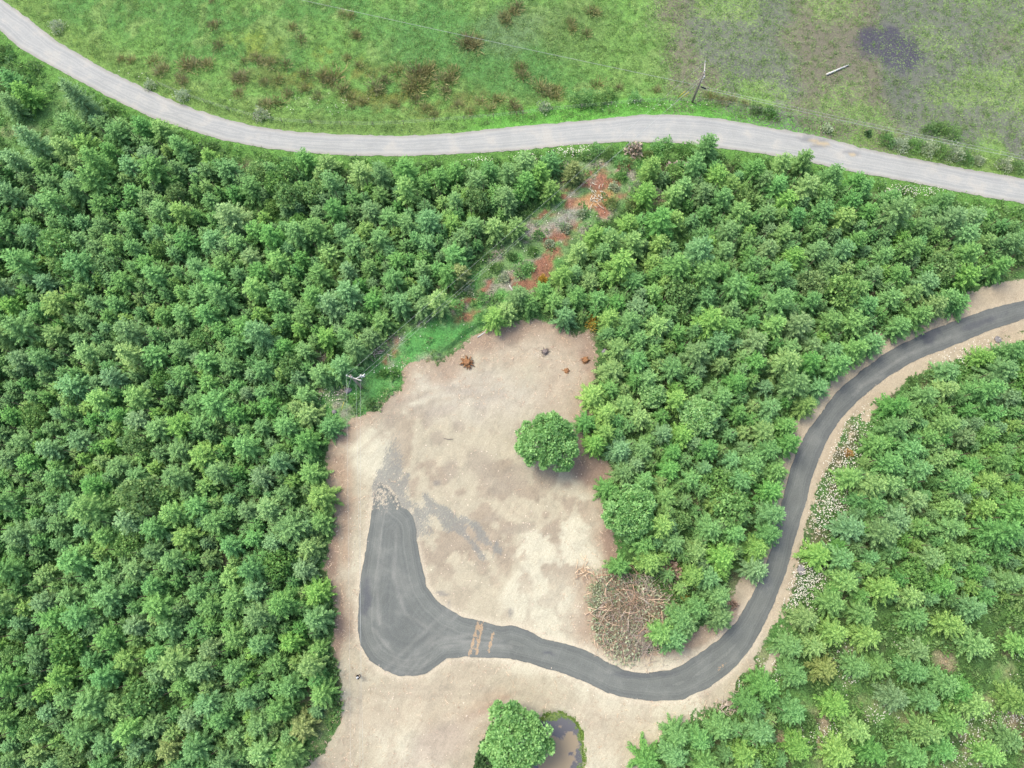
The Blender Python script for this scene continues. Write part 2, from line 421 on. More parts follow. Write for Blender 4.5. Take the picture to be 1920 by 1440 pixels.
cd = mixc(cd, C(170, 146, 128), np.clip(blob(1110, 885, 48, 24, 20, .4)+blob(1148, 1010, 16, 60, 0, .5)+blob(620, 1040, 14, 60, 0, .5)+blob(632, 1180, 10, 70, 0, .5)+blob(1105, 640, 20, 60, 0, .6)*.6+blob(930, 640, 50, 16, -15, .6)*.5, 0, 1)*.9)
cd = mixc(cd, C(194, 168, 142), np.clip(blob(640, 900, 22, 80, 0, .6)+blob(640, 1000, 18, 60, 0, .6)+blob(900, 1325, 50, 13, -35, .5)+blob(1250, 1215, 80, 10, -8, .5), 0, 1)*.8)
cd = mixc(cd, C(158, 120, 100), blob(925, 1322, 36, 7, -30, .4)*.8)
cd = mixc(cd, C(212, 198, 172), np.clip(blob(800, 1330, 160, 60, -10, .7)+blob(1150, 1370, 120, 50, 10, .7), 0, 1)*.6)
cd = mixc(cd, C(198, 182, 166), blob(830, 1400, 90, 40, -30, .6)*.6)
# spilled grey rock and dragged streaks north of the turnaround
gr = C(160, 162, 160)
dr = np.clip(blob(735, 930, 34, 46, 8, .6)*.85+blob(735, 880, 22, 60, 8, .6)*.8+blob(720, 920, 16, 30, 0, .5)+pline([(798, 930), (830, 965), (880, 1010), (905, 1045)], .45, .9)+pline([(872, 970), (905, 1005), (935, 1035)], .5, 1.1, 1.6)
             +blob(892, 985, 18, 8, 45, .5)+pline([(765, 890), (745, 920), (740, 950)], .2, .5, .4)+pline([(850, 975), (865, 990)], .25, .5)+blob(842, 975, 24, 18, 40, .5)+pline([(930, 1015), (925, 1045)], .3, .9), 0, 1)
spill = np.clip(dr+blob(790, 985, 26, 26, 0, .5)*.75+pline([(772, 1000), (782, 970), (800, 955), (820, 950), (842, 970)], .8, 1.1)+blob(722, 935, 16, 26, 0, .5)+blob(760, 950, 30, 12, 0, .6)*.7, 0, 1)*np.where(north, 0, 1)
cd = mixc(cd, C(138, 124, 116), blob(730, 945, 12, 26, -15, .5)*.8)
cd = mixc(cd, C(150, 146, 140), np.clip(blob(830, 1113, 12, 4, 10)+blob(957, 1148, 5, 9)+blob(841, 1137, 4, 9)+blob(820, 905, 7, 5), 0, 1)*.7)
cd = mixc(cd, C(240, 226, 200), sstep(-.9, -.05, sdD)*.6)
for q in ([(640, 1240), (660, 1300), (640, 1440)], [(655, 1240), (678, 1300), (660, 1440)], [(640, 850), (700, 790), (800, 735), (920, 720)], [(650, 870), (720, 805), (810, 752), (925, 738)], [(870, 840), (900, 900), (960, 960), (1040, 1010), (1060, 1080)], [(885, 835), (915, 893), (975, 950), (1055, 1003)],
          [(700, 1290), (850, 1290), (980, 1300), (1150, 1350), (1300, 1345)], [(700, 1305), (850, 1306), (975, 1318), (1140, 1366)], [(960, 700), (1040, 690), (1090, 740), (1080, 770)], [(630, 900), (640, 1000), (632, 1150)], [(650, 900), (658, 1000), (650, 1150)], [(800, 860), (840, 930), (930, 1010), (1000, 1090), (990, 1160)]):
    cd = mixc(cd, C(192, 180, 158), pline(q, .22, .5, .35)*.45)
ver = sstep(-.5, -3.5, sdC)
cd = mixc(cd, C(208, 190, 162), ver*.7)
# dirt mask
lft = poly_sd(GX, GY, atv([(2140, 440), (2140, 520), (1860, 590), (1700, 640), (1560, 750), (1480, 900), (1460, 1000), (1420, 1110), (1300, 1235), (1260, 1240), (1330, 1120), (1400, 1000), (1440, 870), (1500, 740), (1640, 600), (1800, 520), (2000, 440)])) > 0
mD = .5+(sdC-.1)/2.2
vw = np.where(lft, 1.9+1.2*fbm(GX, GY, .1, 2, 30), 0.5+1.7*fbm(GX, GY, .12, 2, 31))
vw = np.where((PX > 1560) & (PY < 760) & lft, 3.3, vw)
vw = np.where((PX > 1500) & ~lft & (PY < 800), 1.7, vw)
mV = .5+(vw+sdD)/1.5
# worn tan track in the daisies along the outer verge
mT = .5+(1.1-line_dist(GX, GY, atv([(1920, 630), (1800, 665), (1700, 700), (1640, 760), (1590, 820), (1560, 880), (1535, 960), (1520, 1010), (1495, 1070), (1480, 1130), (1470, 1200), (1430, 1270)])))/1.6-.3
mask = np.maximum(np.maximum(mD, mV), mT)
dz_ = line_dist(GX, GY, atv([(1605, 800), (1588, 850), (1568, 895), (1545, 960), (1530, 1010), (1515, 1070), (1505, 1120), (1480, 1190)]))
mask = np.where(dz_ < 1.5, np.minimum(mask, .40), mask)
mask = np.where(north, -1, mask)
grassy = np.clip(blob(690, 735, 50, 36, -10, .4)+blob(800, 650, 60, 20, -25, .4)+blob(610, 1370, 22, 70, 20, .5)*.9+blob(625, 1290, 14, 40, 0, .5)*.9+blob(1075, 1275, 14, 5)*.9+blob(1115, 1260, 14, 5)*.6+blob(1210, 1370, 18, 8)*.6+blob(1155, 1365, 8, 6)+blob(1110, 1335, 6, 10)+blob(1330, 1325, 36, 14)*.6+blob(1010, 1310, 6, 6)+blob(1395, 1285, 16, 26, 20), 0, 1)
mask = mask-grassy*.95
mask = np.clip(mask, -1, 2)
mask = np.where(sdP > -.6, np.minimum(mask, .35+(-sdP)*.4), mask)
cG = mixc(cG, C(112, 140, 62), sstep(-1.2, -.2, sdP))
# marsh mottling share
mg = np.where(north, mm, 0)*(.33+.27*sstep(.4, .62, n1))
darkm = np.clip(blob(1650, 75, 38, 32, 0, .35)+blob(1690, 95, 40, 34, 20, .35), 0, 1)
mg = np.clip(mg+np.where(north, blob(1650, 90, 120, 80, 0, .8), 0)*.3+np.where(north, blob(1905, 265, 12, 20), 0)*.5, 0, .9)
cg2 = mixc(C(138, 134, 116)*one[..., None], C(130, 134, 122), sstep(.45, .6, fbm(GX, GY, .07, 3, 44)))
cg2 = mixc(cg2, C(96, 94, 106), darkm)
mg = np.maximum(mg, darkm*np.where(north, 1, 0)*.66)

nx, ny = len(gx), len(gy)
Vg = np.c_[GX.ravel(), GY.ravel(), Z.ravel()]
ii = np.arange(nx*ny).reshape(ny, nx)
Fg = np.stack([ii[:-1, :-1], ii[:-1, 1:], ii[1:, 1:], ii[1:, :-1]], -1).reshape(-1, 4)
fc = lambda A: A[:-1, :-1].ravel()

n = NT('ground_cover')
p = n.pos()
mk = n.node('ShaderNodeAttribute', attribute_name='masks').outputs['Color']
sp = n.node('ShaderNodeSeparateColor'); n.set(sp.inputs[0], mk)
mR, mG_, mB = sp.outputs
nf = n.noise(p, 5.5, 4, .65); nm = n.noise(p, 1.5, 4, .6); nl = n.noise(p, 14, 2, .6)
veg = n.mul(n.attr('veg', 'Color'), n.math('MULTIPLY', n.ramp(nf, .3, .7, .52, 1.44), n.ramp(nm, .3, .7, .84, 1.16)))
veg = n.mix(n.ramp(nm, .55, .7, 0, .35), veg, n.mix(1.0, veg, (1.25, 1.02, .7, 1), 'MULTIPLY'))
mot = n.noise(n.scale(p, (1, 1.25, 1)), 3.3, 3, .7)
msel = n.ramp(n.math('ADD', mot, n.math('MULTIPLY', mG_, .36)), .60, .70)
msel = n.math('MULTIPLY', msel, n.ramp(mG_, 0.02, .15))
mar = n.mul(n.attr('mud', 'Color'), n.ramp(nf, .3, .7, .62, 1.2))
veg = n.mix(msel, veg, mar)
dirt = n.mul(n.attr('dirt', 'Color'), n.math('MULTIPLY', n.ramp(nf, .3, .72, .88, 1.10), n.ramp(nl, .3, .7, .9, 1.1)))
chips = n.node('ShaderNodeTexVoronoi'); n.set(chips.inputs['Vector'], p); chips.inputs['Scale'].default_value = 2.6
dirt = n.mix(n.ramp(chips.outputs['Distance'], .10, .05, 0, .35), dirt, (.30, .24, .18, 1))
pat = n.noise(p, .55, 5, .62, .6)
dirt = n.mix(n.ramp(pat, .53, .60, 0, .34), dirt, n.mul(dirt, .76))
stk = n.noise(n.scale(p, (2.6, .5, 1)), 1.0, 5, .7, 1.2)
dirt = n.mul(dirt, n.ramp(stk, .35, .65, .93, 1.05))
sf = n.math('ADD', mB, n.math('MULTIPLY', n.math('SUBTRACT', n.noise(n.scale(p, (2.2, .8, 1)), 2.4, 6, .85), .5), 3.4))
dirt = n.mix(n.ramp(sf, .46, .9, 0, .78), dirt, n.mul(n.mix(0.0, alb4(150, 151, 145), alb4(150, 151, 145)), n.ramp(nf, .3, .7, .85, 1.15)))
f = n.math('ADD', mR, n.math('MULTIPLY', n.math('SUBTRACT', n.noise(p, 1.3, 5, .7), .5), 1.5))
f = n.ramp(f, .42, .60)
n.base(n.mix(f, veg, dirt))
hb = n.math('ADD', n.math('MULTIPLY', nf, .6), nl)
n.bump(hb, .5, .12)
M['ground'] = n.m
A = dict(veg=cG.reshape(-1, 3), dirt=cd.reshape(-1, 3), mud=cg2.reshape(-1, 3),
         masks=np.stack([np.clip(mask, -1, 2), mg, spill], -1).reshape(-1, 3))
# the setting is split along the roads and the clearing edge
northF = fc(north & (sdG < .8)) ; inGrav = fc(sdG > 1.2)
marshF = northF & fc(sdM > -1)
meadF = northF & ~marshF
clearF = ~northF & fc(sdC > 0)
restF = ~northF & ~clearF
def sub_ground(name, sel, label):
    F = Fg[sel]; u, inv = np.unique(F, return_inverse=True)
    me = new_mesh(name, Vg[u], inv.reshape(-1, 4), [M['ground']], attrs={k: a[u] for k, a in A.items()}, smooth=True)
    return tag(link(name, me), label, kind='structure')
sub_ground('ground', restF, 'forest floor and verges between the trees')
sub_ground('meadow', meadF, 'green meadow north of the pale gravel road')
sub_ground('marsh', marshF, 'grey green mottled marsh at the upper right')
sub_ground('clearing', clearF, 'bare tan dirt clearing around the dark turnaround')
gxs, gys = gx, gy
def hgt(x, y):
    i = int(np.clip(np.searchsorted(gxs, x)-1, 0, nx-2)); j = int(np.clip(np.searchsorted(gys, y)-1, 0, ny-2))
    fx = (x-gxs[i])/(gxs[i+1]-gxs[i]); fy = (y-gys[j])/(gys[j+1]-gys[j])
    return float((Z[j, i]*(1-fx)+Z[j, i+1]*fx)*(1-fy)+(Z[j+1, i]*(1-fx)+Z[j+1, i+1]*fx)*fy)
def samp(G_, X, Y):
    i = np.clip(np.searchsorted(gxs, X)-1, 0, nx-1); j = np.clip(np.searchsorted(gys, Y)-1, 0, ny-1)
    return G_[j, i]
def sampZ(X, Y):
    i = np.clip(np.searchsorted(gxs, X)-1, 0, nx-2); j = np.clip(np.searchsorted(gys, Y)-1, 0, ny-2)
    fx = (X-gxs[i])/(gxs[i+1]-gxs[i]); fy = (Y-gys[j])/(gys[j+1]-gys[j])
    return (Z[j, i]*(1-fx)+Z[j, i+1]*fx)*(1-fy)+(Z[j+1, i]*(1-fx)+Z[j+1, i+1]*fx)*fy

# ------------------------------------------------------------------ road sheets
def sheet(name, P, step, z, mat, jit=.12, extra=None, skirt=.08):
    Q = []
    for i in range(len(P)):
        a = P[i]; b = P[(i+1) % len(P)]; k = max(1, int(np.hypot(*(b-a))/.35))
        for t in range(k):
            q = a+(b-a)*t/k; nn = np.array([-(b-a)[1], (b-a)[0]])/max(np.hypot(*(b-a)), 1e-6)
            Q.append(q+nn*(float(fbm(q[0], q[1], 1.3, 3, 60))-.5)*jit*4)
    Q = np.array(Q); m = len(Q)
    xs = np.arange(P[:, 0].min(), P[:, 0].max(), step); ys = np.arange(P[:, 1].min(), P[:, 1].max(), step)
    X, Y = np.meshgrid(xs, ys); X = X.ravel(); Y = Y.ravel()
    s = poly_sd(X, Y, P); k = s > .3
    X = X[k]+rng.uniform(-.04, .04, k.sum()); Y = Y[k]+rng.uniform(-.04, .04, k.sum())
    pts = [Vector(q) for q in Q]+[Vector((a, b)) for a, b in zip(X, Y)]
    vo, eo, fo, *_ = mgeo.delaunay_2d_cdt(pts, [], [list(range(m))], 1, 1e-5)
    V = np.array([(v[0], v[1]) for v in vo]); F = np.array([f for f in fo if len(f) == 3])
    sdv = poly_sd(V[:, 0], V[:, 1], P)
    at_ = {'sd': np.maximum(sdv, 0)}
    if extra: at_.update(extra(V[:, 0], V[:, 1], sdv))
    Vz = np.c_[V, np.full(len(V), z)]
    # edges turned down into the ground
    nb = m
    idx = np.arange(m)
    lowr = np.c_[Q*1.0, np.full(m, z-skirt)]
    V2 = np.r_[Vz, lowr]
    b0 = idx; b1 = (idx+1) % m; o = len(Vz)
    Fs = np.c_[b0, b1, b1+o, b0+o]
    for kk in at_: at_[kk] = np.concatenate([at_[kk], at_[kk][:m]])
    me = new_mesh(name, V2, [F, Fs], [mat], attrs=at_)
    return link(name, me)
# gravel road
n = NT('pale_gravel')
p = n.pos(); s = n.attr('sd')
w = n.noise(p, .25, 3)
comb = n.node('ShaderNodeCombineXYZ'); n.set(comb.inputs[0], n.math('ADD', s, n.math('MULTIPLY', w, .8)))
st = n.noise(comb.outputs[0], 1.7, 3, .7)
fn = n.noise(p, 9, 4, .75); bl = n.noise(p, .35, 4, .6)
c = n.mix(n.ramp(st, .35, .65), alb4(178, 180, 178), alb4(200, 200, 194))
c = n.mix(n.ramp(bl, .5, .7, 0, .5), c, alb4(206, 200, 188))
c = n.mix(n.ramp(s, .0, .8, .55, 0), c, alb4(176, 170, 158))
c = n.mix(n.attr('pot'), c, alb4(150, 150, 150)); c = n.mix(n.attr('pud'), c, alb4(208, 192, 160))
n.base(n.mul(c, n.math('MULTIPLY', n.ramp(fn, .3, .7, .88, 1.1), n.ramp(bl, .3, .7, .95, 1.05))))
n.bump(fn, .35, .05)
M['gravel'] = n.m
def vb(X, Y, px, py, rx, ry, an, soft=.4):
    a, b = to_px(X, Y); t = R_(an); dx = a-px; dy = b-py
    q = np.hypot((dx*math.cos(t)+dy*math.sin(t))/rx, (-dx*math.sin(t)+dy*math.cos(t))/ry)+(fbm(X, Y, 1.2, 3, 70)-.5)*1.3
    return sstep(1+soft, 1-soft, q)
def gx_extra(X, Y, s):
    pot = np.clip(vb(X, Y, 1520, 262, 34, 6, 8)+vb(X, Y, 1535, 275, 24, 3, 6)+vb(X, Y, 1598, 287, 15, 5, 6)+vb(X, Y, 505, 256, 4, 3, 0), 0, 1)*.75
    pud = np.clip(vb(X, Y, 1526, 265, 9, 4, 0)+vb(X, Y, 1545, 270, 14, 3, 10)+vb(X, Y, 1600, 289, 5, 2.5, 0), 0, 1)
    return {'pot': pot, 'pud': pud}
tag(sheet('gravel_road', pGRAV, .5, .045, M['gravel'], .10, gx_extra), 'pale grey gravel road sweeping across the top', kind='structure')
# dark driveway
n = NT('dark_crushed_rock')
p = n.pos(); s = n.attr('sd')
w = n.noise(p, .22, 3)
comb = n.node('ShaderNodeCombineXYZ'); n.set(comb.inputs[0], n.math('ADD', s, n.math('MULTIPLY', w, .9)))
st = n.noise(comb.outputs[0], 2.4, 3, .75)
fn = n.noise(p, 10, 4, .75); bl = n.noise(p, .3, 4, .6)
c = n.mix(n.math('MULTIPLY', n.ramp(st, .35, .65), n.ramp(s, 1.5, 4.0, 1.0, .35)), alb4(122, 126, 122), alb4(142, 145, 138))
st2 = n.noise(n.scale(p, (2.2, .35, 1)), 1.0, 5, .7, .8)
c = n.mix(n.ramp(st2, .52, .66, 0, .4), c, alb4(146, 149, 144))
c = n.mix(n.ramp(bl, .5, .68, 0, .5), c, alb4(146, 147, 140))
c = n.mix(n.ramp(s, .1, 1.1, .45, 0), c, alb4(110, 114, 112))
c = n.mix(n.attr('dark'), c, alb4(96, 99, 106))
c = n.mix(n.attr('mark'), c, alb4(168, 168, 160))
clod = n.ramp(n.math('MULTIPLY', n.attr('clod'), n.noise(p, 3.2, 3, .8)), .36, .46, 0, .8)
c = n.mix(clod, c, alb4(206, 176, 140))
fd = n.math('ADD', n.attr('fade'), n.math('MULTIPLY', n.math('SUBTRACT', n.noise(n.scale(p, (1.5, 1, 1)), 1.9, 6, .75), .5), 1.6))
c = n.mix(n.ramp(fd, .46, .66), c, tuple(alb4(212, 200, 177)))
gr_ = n.noise(p, 22, 2, .6)
n.base(n.mul(c, n.math('MULTIPLY', n.math('MULTIPLY', n.ramp(fn, .3, .7, .84, 1.14), n.ramp(gr_, .3, .7, .9, 1.1)), n.ramp(bl, .3, .7, .92, 1.08))))
n.bump(fn, .4, .05)
M['drive'] = n.m
def ln(X, Y, pts, w): return sstep(w*1.6, w*.4, line_dist(X, Y, atv(pts)))
def dx_extra(X, Y, s):
    dark = np.clip(vb(X, Y, 1745, 628, 18, 13, -30, .5)+vb(X, Y, 1840, 605, 40, 6, -20, .6)*.7+vb(X, Y, 688, 1120, 8, 34, 5, .6)+vb(X, Y, 1030, 1225, 10, 2.5, 15)+vb(X, Y, 1490, 850, 9, 60, 22, .7)*.5
                   +sstep(1440, 1560, to_px(X, Y)[0])*sstep(960, 840, to_px(X, Y)[1])*.26+vb(X, Y, 1000, 1180, 45, 7, 12)*.6+vb(X, Y, 1200, 1264, 60, 6, 0)*.5, 0, 1)*.7
    mark = np.zeros(len(X))
    for q in ([(722, 1256), (800, 1180), (845, 1140)], [(738, 1262), (815, 1190), (860, 1150)], [(748, 1264), (800, 1210), (850, 1160)], [(762, 1266), (815, 1205), (880, 1190), (940, 1200)],
              [(775, 1266), (825, 1215), (880, 1205), (960, 1213)], [(700, 1180), (730, 1215), (760, 1262)], [(1600, 740), (1625, 715), (1700, 665), (1780, 632)], [(1655, 705), (1610, 725)],
              [(745, 990), (738, 1080), (760, 1150), (830, 1195), (900, 1205)], [(715, 990), (706, 1090), (712, 1170)]):
        mark = np.maximum(mark, ln(X, Y, q, .22))
    mark = mark*(.10+.5*fbm(X, Y, .8, 2, 71))
    clod = np.zeros(len(X))
    for q in ([(897, 1166), (880, 1230)], [(905, 1167), (892, 1229)], [(925, 1187), (916, 1222)]):
        clod = np.maximum(clod, ln(X, Y, q, .28))
    clod = np.maximum(clod, vb(X, Y, 1355, 1248, 22, 6, -40)*.8)
    clod = np.maximum(clod, vb(X, Y, 1225, 1300, 30, 6, 0)*.55)
    a, b = to_px(X, Y)
    fade = np.clip(sstep(1010, 925, b)*np.where(a < 790, 1, 0)*.56+sstep(.45, 0, s)*.42*np.where((a < 795) & (b < 1012), .1, 1), 0, 1)
    return {'dark': dark, 'mark': mark, 'clod': clod, 'fade': fade}
tag(sheet('driveway', pDRIVE, .3, .06, M['drive'], .07, dx_extra), 'dark grey crushed rock driveway with teardrop turnaround', kind='structure')

# ------------------------------------------------------------------ pond
n = NT('pond_water')
p = n.pos(); a = n.attr('alga')
f = n.math('ADD', a, n.math('MULTIPLY', n.math('SUBTRACT', n.noise(p, .9, 5, .7), .5), 1.8))
c = n.mix(n.ramp(f, .45, .62), alb4(116, 114, 116), alb4(172, 154, 126))
g = n.math('ADD', n.attr('weed'), n.math('MULTIPLY', n.math('SUBTRACT', n.noise(p, 1.6, 5, .75), .5), 1.6))
c = n.mix(n.ramp(g, .48, .6), c, n.mix(n.ramp(n.noise(p, 5, 3), .4, .6), alb4(96, 122, 54), alb4(138, 160, 72)))
n.base(c)
n.b.inputs['Specular IOR Level'].default_value = .5
n.set(n.b.inputs['Roughness'], n.ramp(f, .4, .6, .12, .7))
n.bump(n.noise(p, 3, 3), .06, .04)
M['pond'] = n.m
def pond_extra(X, Y, s):
    return {'alga': np.clip(.24+vb(X, Y, 1035, 1425, 30, 40, 0, .7)+vb(X, Y, 1068, 1395, 14, 16, 0, .7)*.8, 0, 1), 'weed': sstep(1.6, -.2, s)*.62+vb(X, Y, 1037, 1346, 16, 7, 0, .4)*.4}
tag(sheet('pond', pPOND, .4, -.14, M['pond'], .1, pond_extra, .15), 'small muddy pond beside the round tree at the bottom', kind='structure')

# ------------------------------------------------------------------ plant geometry
def rhombs(P, D, S, l, w):
    """leaf rhombus from base P along unit D, side unit S"""
    l = np.asarray(l)[:, None]; w = np.asarray(w)[:, None]
    v = np.stack([P, P+D*l*.5+S*w, P+D*l, P+D*l*.5-S*w], 1)
    return v.reshape(-1, 3), np.arange(len(P)*4).reshape(-1, 4)
def unit(v): return v/np.maximum(np.linalg.norm(v, axis=-1, keepdims=True), 1e-9)
def tube(pts, rad, seg=6):
    pts = np.asarray(pts, float); rad = np.asarray(rad, float)
    V = []
    for i, q in enumerate(pts):
        d = unit(pts[min(i+1, len(pts)-1)]-pts[max(i-1, 0)])
        u = unit(np.cross(d, (0, 0, 1.0) if abs(d[2]) < .9 else (1.0, 0, 0))); w = np.cross(d, u)
        for k in range(seg):
            an = 2*math.pi*k/seg; V.append(q+rad[i]*(u*math.cos(an)+w*math.sin(an)))
    F = []
    for i in range(len(pts)-1):
        for k in range(seg):
            a = i*seg+k; b = i*seg+(k+1) % seg; F.append((a, b, b+seg, a+seg))
    V = np.array(V); nV = len(V)
    V = np.r_[V, pts[:1], pts[-1:]]
    T = [(k, nV, (k+1) % seg) for k in range(seg)]+[((len(pts)-1)*seg+(k+1) % seg, nV+1, (len(pts)-1)*seg+k) for k in range(seg)]
    # triangles written as quads with a doubled corner are avoided: return both lists
    return V, np.array(F), np.array(T)
def join_tubes(list_):
    V = []; F = []; T = []; o = 0
    for v, f, t in list_:
        V.append(v); F.append(f+o); T.append(t+o); o += len(v)
    return np.concatenate(V), np.concatenate(F), np.concatenate(T)
def tubes_mesh(name, list_, mat, attrs=None, smooth=True):
    V, F, T = join_tubes(list_)
    return new_mesh(name, V, [F, T], [mat], attrs=attrs, smooth=smooth)

def fir_parts(seed, h=5.8, R=2.5, dens=.72):
    r = np.random.default_rng(seed)
    P = []; D = []; Ln = []; W = []; Vv = []
    z = .35; lean = r.uniform(-.1, .1, 2)
    while z < h-.12:
        k = r.integers(6, 9) if z < h*.8 else r.integers(4, 6)
        q = (h-z)/h; a0 = r.uniform(0, 6.28)
        for b in range(k):
            an = a0+2*math.pi*b/k+r.uniform(-.25, .25)
            Lb = R*(q**.62)*r.uniform(.62, 1.22)+.15
            el = math.radians(-8+52*(1-q)**1.3+r.uniform(-8, 8))
            d = np.array([math.cos(an), math.sin(an), 0])
            ns = max(2, int(Lb/.17*dens))
            for t in np.linspace(.12, 1, ns):
                s = Lb*t
                pt = d*s*math.cos(el)+np.array([lean[0]*z/h, lean[1]*z/h, z+s*math.sin(el)+.10*Lb*t*t*(1 if q < .5 else .2)])
                side = np.array([-d[1], d[0], 0])
                tl = (.62*(1-t)*Lb*.55+.30)*r.uniform(.75, 1.3)
                for sg in (-1, 1):
                    an2 = r.uniform(.35, .75)
                    dd = d*math.cos(an2)+side*sg*math.sin(an2)+np.array([0, 0, r.uniform(-.12, .18)])
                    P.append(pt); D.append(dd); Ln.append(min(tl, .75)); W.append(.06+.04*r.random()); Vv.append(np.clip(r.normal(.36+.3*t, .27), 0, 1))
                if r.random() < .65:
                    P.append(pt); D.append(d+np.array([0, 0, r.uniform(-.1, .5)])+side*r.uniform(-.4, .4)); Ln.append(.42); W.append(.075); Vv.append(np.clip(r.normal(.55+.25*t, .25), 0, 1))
        z += r.uniform(.28, .42)*(1.0 if z < h*.75 else .75)
    for _ in range(10):
        P.append(np.array([lean[0], lean[1], h-.35])); D.append(np.array([r.normal(0, .35), r.normal(0, .35), 1])); Ln.append(.45); W.append(.05); Vv.append(.8)
    P = np.array(P); D = unit(np.array(D)); Ln = np.array(Ln); W = np.array(W)
    S = unit(np.cross(D, np.array([0, 0, 1.0])+r.normal(0, .32, D.shape)))
    V, F = rhombs(P, D, S, Ln, W)
    tv = tube([(0, 0, -.2), (0, 0, h*.4), (lean[0], lean[1], h*.95)], [.13, .09, .02], 6)
    return V, F, np.repeat(np.array(Vv), 4), tv

def broad_parts(seed, R, h, hb, clumps, leaves, size, flatb=0.0, low=-.35, cl=(.17, .27)):
    """rounded crown: leaf clumps on an uneven ellipsoid between heights hb and h"""
    r = np.random.default_rng(seed)
    P = []; D = []; Vv = []; L_ = []
    cz = (h+hb)/2; rz = (h-hb)/2
    g = math.pi*(3-math.sqrt(5))
    for i in range(clumps):
        uz = 1-(1-low)*(i+.5)/clumps; rr = math.sqrt(max(0, 1-uz*uz)); an = i*g+r.uniform(-.3, .3)
        dirv = np.array([rr*math.cos(an), rr*math.sin(an), uz])
        lob = 1+.07*math.sin(an+seed)+.12*math.sin(3*an+seed)+.11*math.sin(5*an+2*seed+4*uz)+r.normal(0, .10)
        sc_ = (.84 if r.random() < .8 else .6)*lob
        c = dirv*np.array([R*sc_, R*sc_, rz*sc_])+np.array([0, 0, cz])
        cr = R*r.uniform(*cl); tone = r.normal(0, .17)
        m = int(leaves/clumps)
        dv = unit(r.normal(0, 1, (m, 3))+dirv*.9)
        pp = c+dv*cr*r.uniform(.55, 1.05, (m, 1))
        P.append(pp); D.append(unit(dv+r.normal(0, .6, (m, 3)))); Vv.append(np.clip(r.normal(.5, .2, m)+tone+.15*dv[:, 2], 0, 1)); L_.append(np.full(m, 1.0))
    P = np.concatenate(P); D = np.concatenate(D); Vv = np.concatenate(Vv)
    S = unit(np.cross(D, unit(r.normal(0, 1, D.shape))))
    l = size*r.uniform(.7, 1.3, len(P)); w = l*.36
    V, F = rhombs(P, D, S, l, w)
    tb = [tube([(0, 0, -.2), (.05, 0, hb+.3*(h-hb)), (0, .05, h*.75)], [.05*R, .035*R, .015*R], 7)]
    for k in range(6):
        an = k*1.05+r.uniform(-.3, .3); z0 = hb+.15*(h-hb)+r.uniform(0, .25)*(h-hb)
        tb.append(tube([(0, 0, z0), (R*.35*math.cos(an), R*.35*math.sin(an), z0+.2*(h-hb)), (R*.72*math.cos(an), R*.72*math.sin(an), z0+.38*(h-hb))], [.025*R, .016*R, .006*R], 5))
    return V, F, np.repeat(Vv, 4), join_tubes(tb)

def shrub_parts(seed, R, h, leaves, size, up=.5):
    r = np.random.default_rng(seed)
    dv = r.normal(0, 1, (leaves, 3)); dv[:, 2] = np.abs(dv[:, 2]); dv = unit(dv)
    k = r.uniform(.35, 1.0, (leaves, 1)); an = np.arctan2(dv[:, 1], dv[:, 0])
    lob = (1+.18*np.sin(3*an+seed)+.12*np.sin(5*an+seed*2))[:, None]
    P = dv*k*lob*np.array([R, R, h])
    D = unit(dv+np.array([0, 0, up])+r.normal(0, .45, dv.shape)); S = unit(np.cross(D, r.normal(0, 1, D.shape)))
    l = size*r.uniform(.6, 1.3, leaves)
    V, F = rhombs(P, D, S, l, l*.33)
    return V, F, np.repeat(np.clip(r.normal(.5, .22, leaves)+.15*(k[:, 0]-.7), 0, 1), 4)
def rush_parts(seed, R=.7, h=.9, nb=150):
    r = np.random.default_rng(seed)
    q = r.normal(0, .42, (nb, 2))*R
    P = np.c_[q, np.zeros(nb)]; D = unit(np.c_[q*.9/R+r.normal(0, .3, (nb, 2)), r.uniform(.7, 1.3, nb)])
    S = unit(np.cross(D, r.normal(0, 1, D.shape)))
    V, F = rhombs(P, D, S, h*r.uniform(.6, 1.15, nb), np.full(nb, .035))
    return V, F, np.repeat(np.clip(r.normal(.5, .25, nb), 0, 1), 4)

def scatter_mesh(name, protos, X, Y, zs, sc, mats_of=None, tint=None, mats=()):
    """one mesh holding a copy of a random proto at each point"""
    Vs = []; Fs = []; vs = []; ts = []; mi = []; o = 0
    N = len(X); pick = rng.integers(0, len(protos), N); rot = rng.uniform(0, 2*math.pi, N)
    tint = rng.uniform(.02, 1, N) if tint is None else tint
    for k, (V, F, v) in enumerate(protos):
        ix = np.nonzero(pick == k)[0]
        if not len(ix): continue
        c = np.cos(rot[ix])[:, None]; s = np.sin(rot[ix])[:, None]; q = np.asarray(sc)[ix][:, None]
        x = (V[None, :, 0]*c-V[None, :, 1]*s)*q+X[ix][:, None]; y = (V[None, :, 0]*s+V[None, :, 1]*c)*q+Y[ix][:, None]
        z = V[None, :, 2]*q+zs[ix][:, None]
        Vs.append(np.stack([x, y, z], -1).reshape(-1, 3).astype(np.float32))
        Fs.append((F[None]+(np.arange(len(ix))*len(V))[:, None, None]).reshape(-1, 4)+o)
        vs.append(np.tile(v, len(ix))); ts.append(np.repeat(tint[ix], len(V)))
        if mats_of is not None: mi.append(np.repeat(mats_of[ix], len(F)))
        o += len(ix)*len(V)
    me = new_mesh(name, np.concatenate(Vs), np.concatenate(Fs), mats, np.concatenate(mi) if mi else None, {'v': np.concatenate(vs), 't': np.concatenate(ts)})
    return me

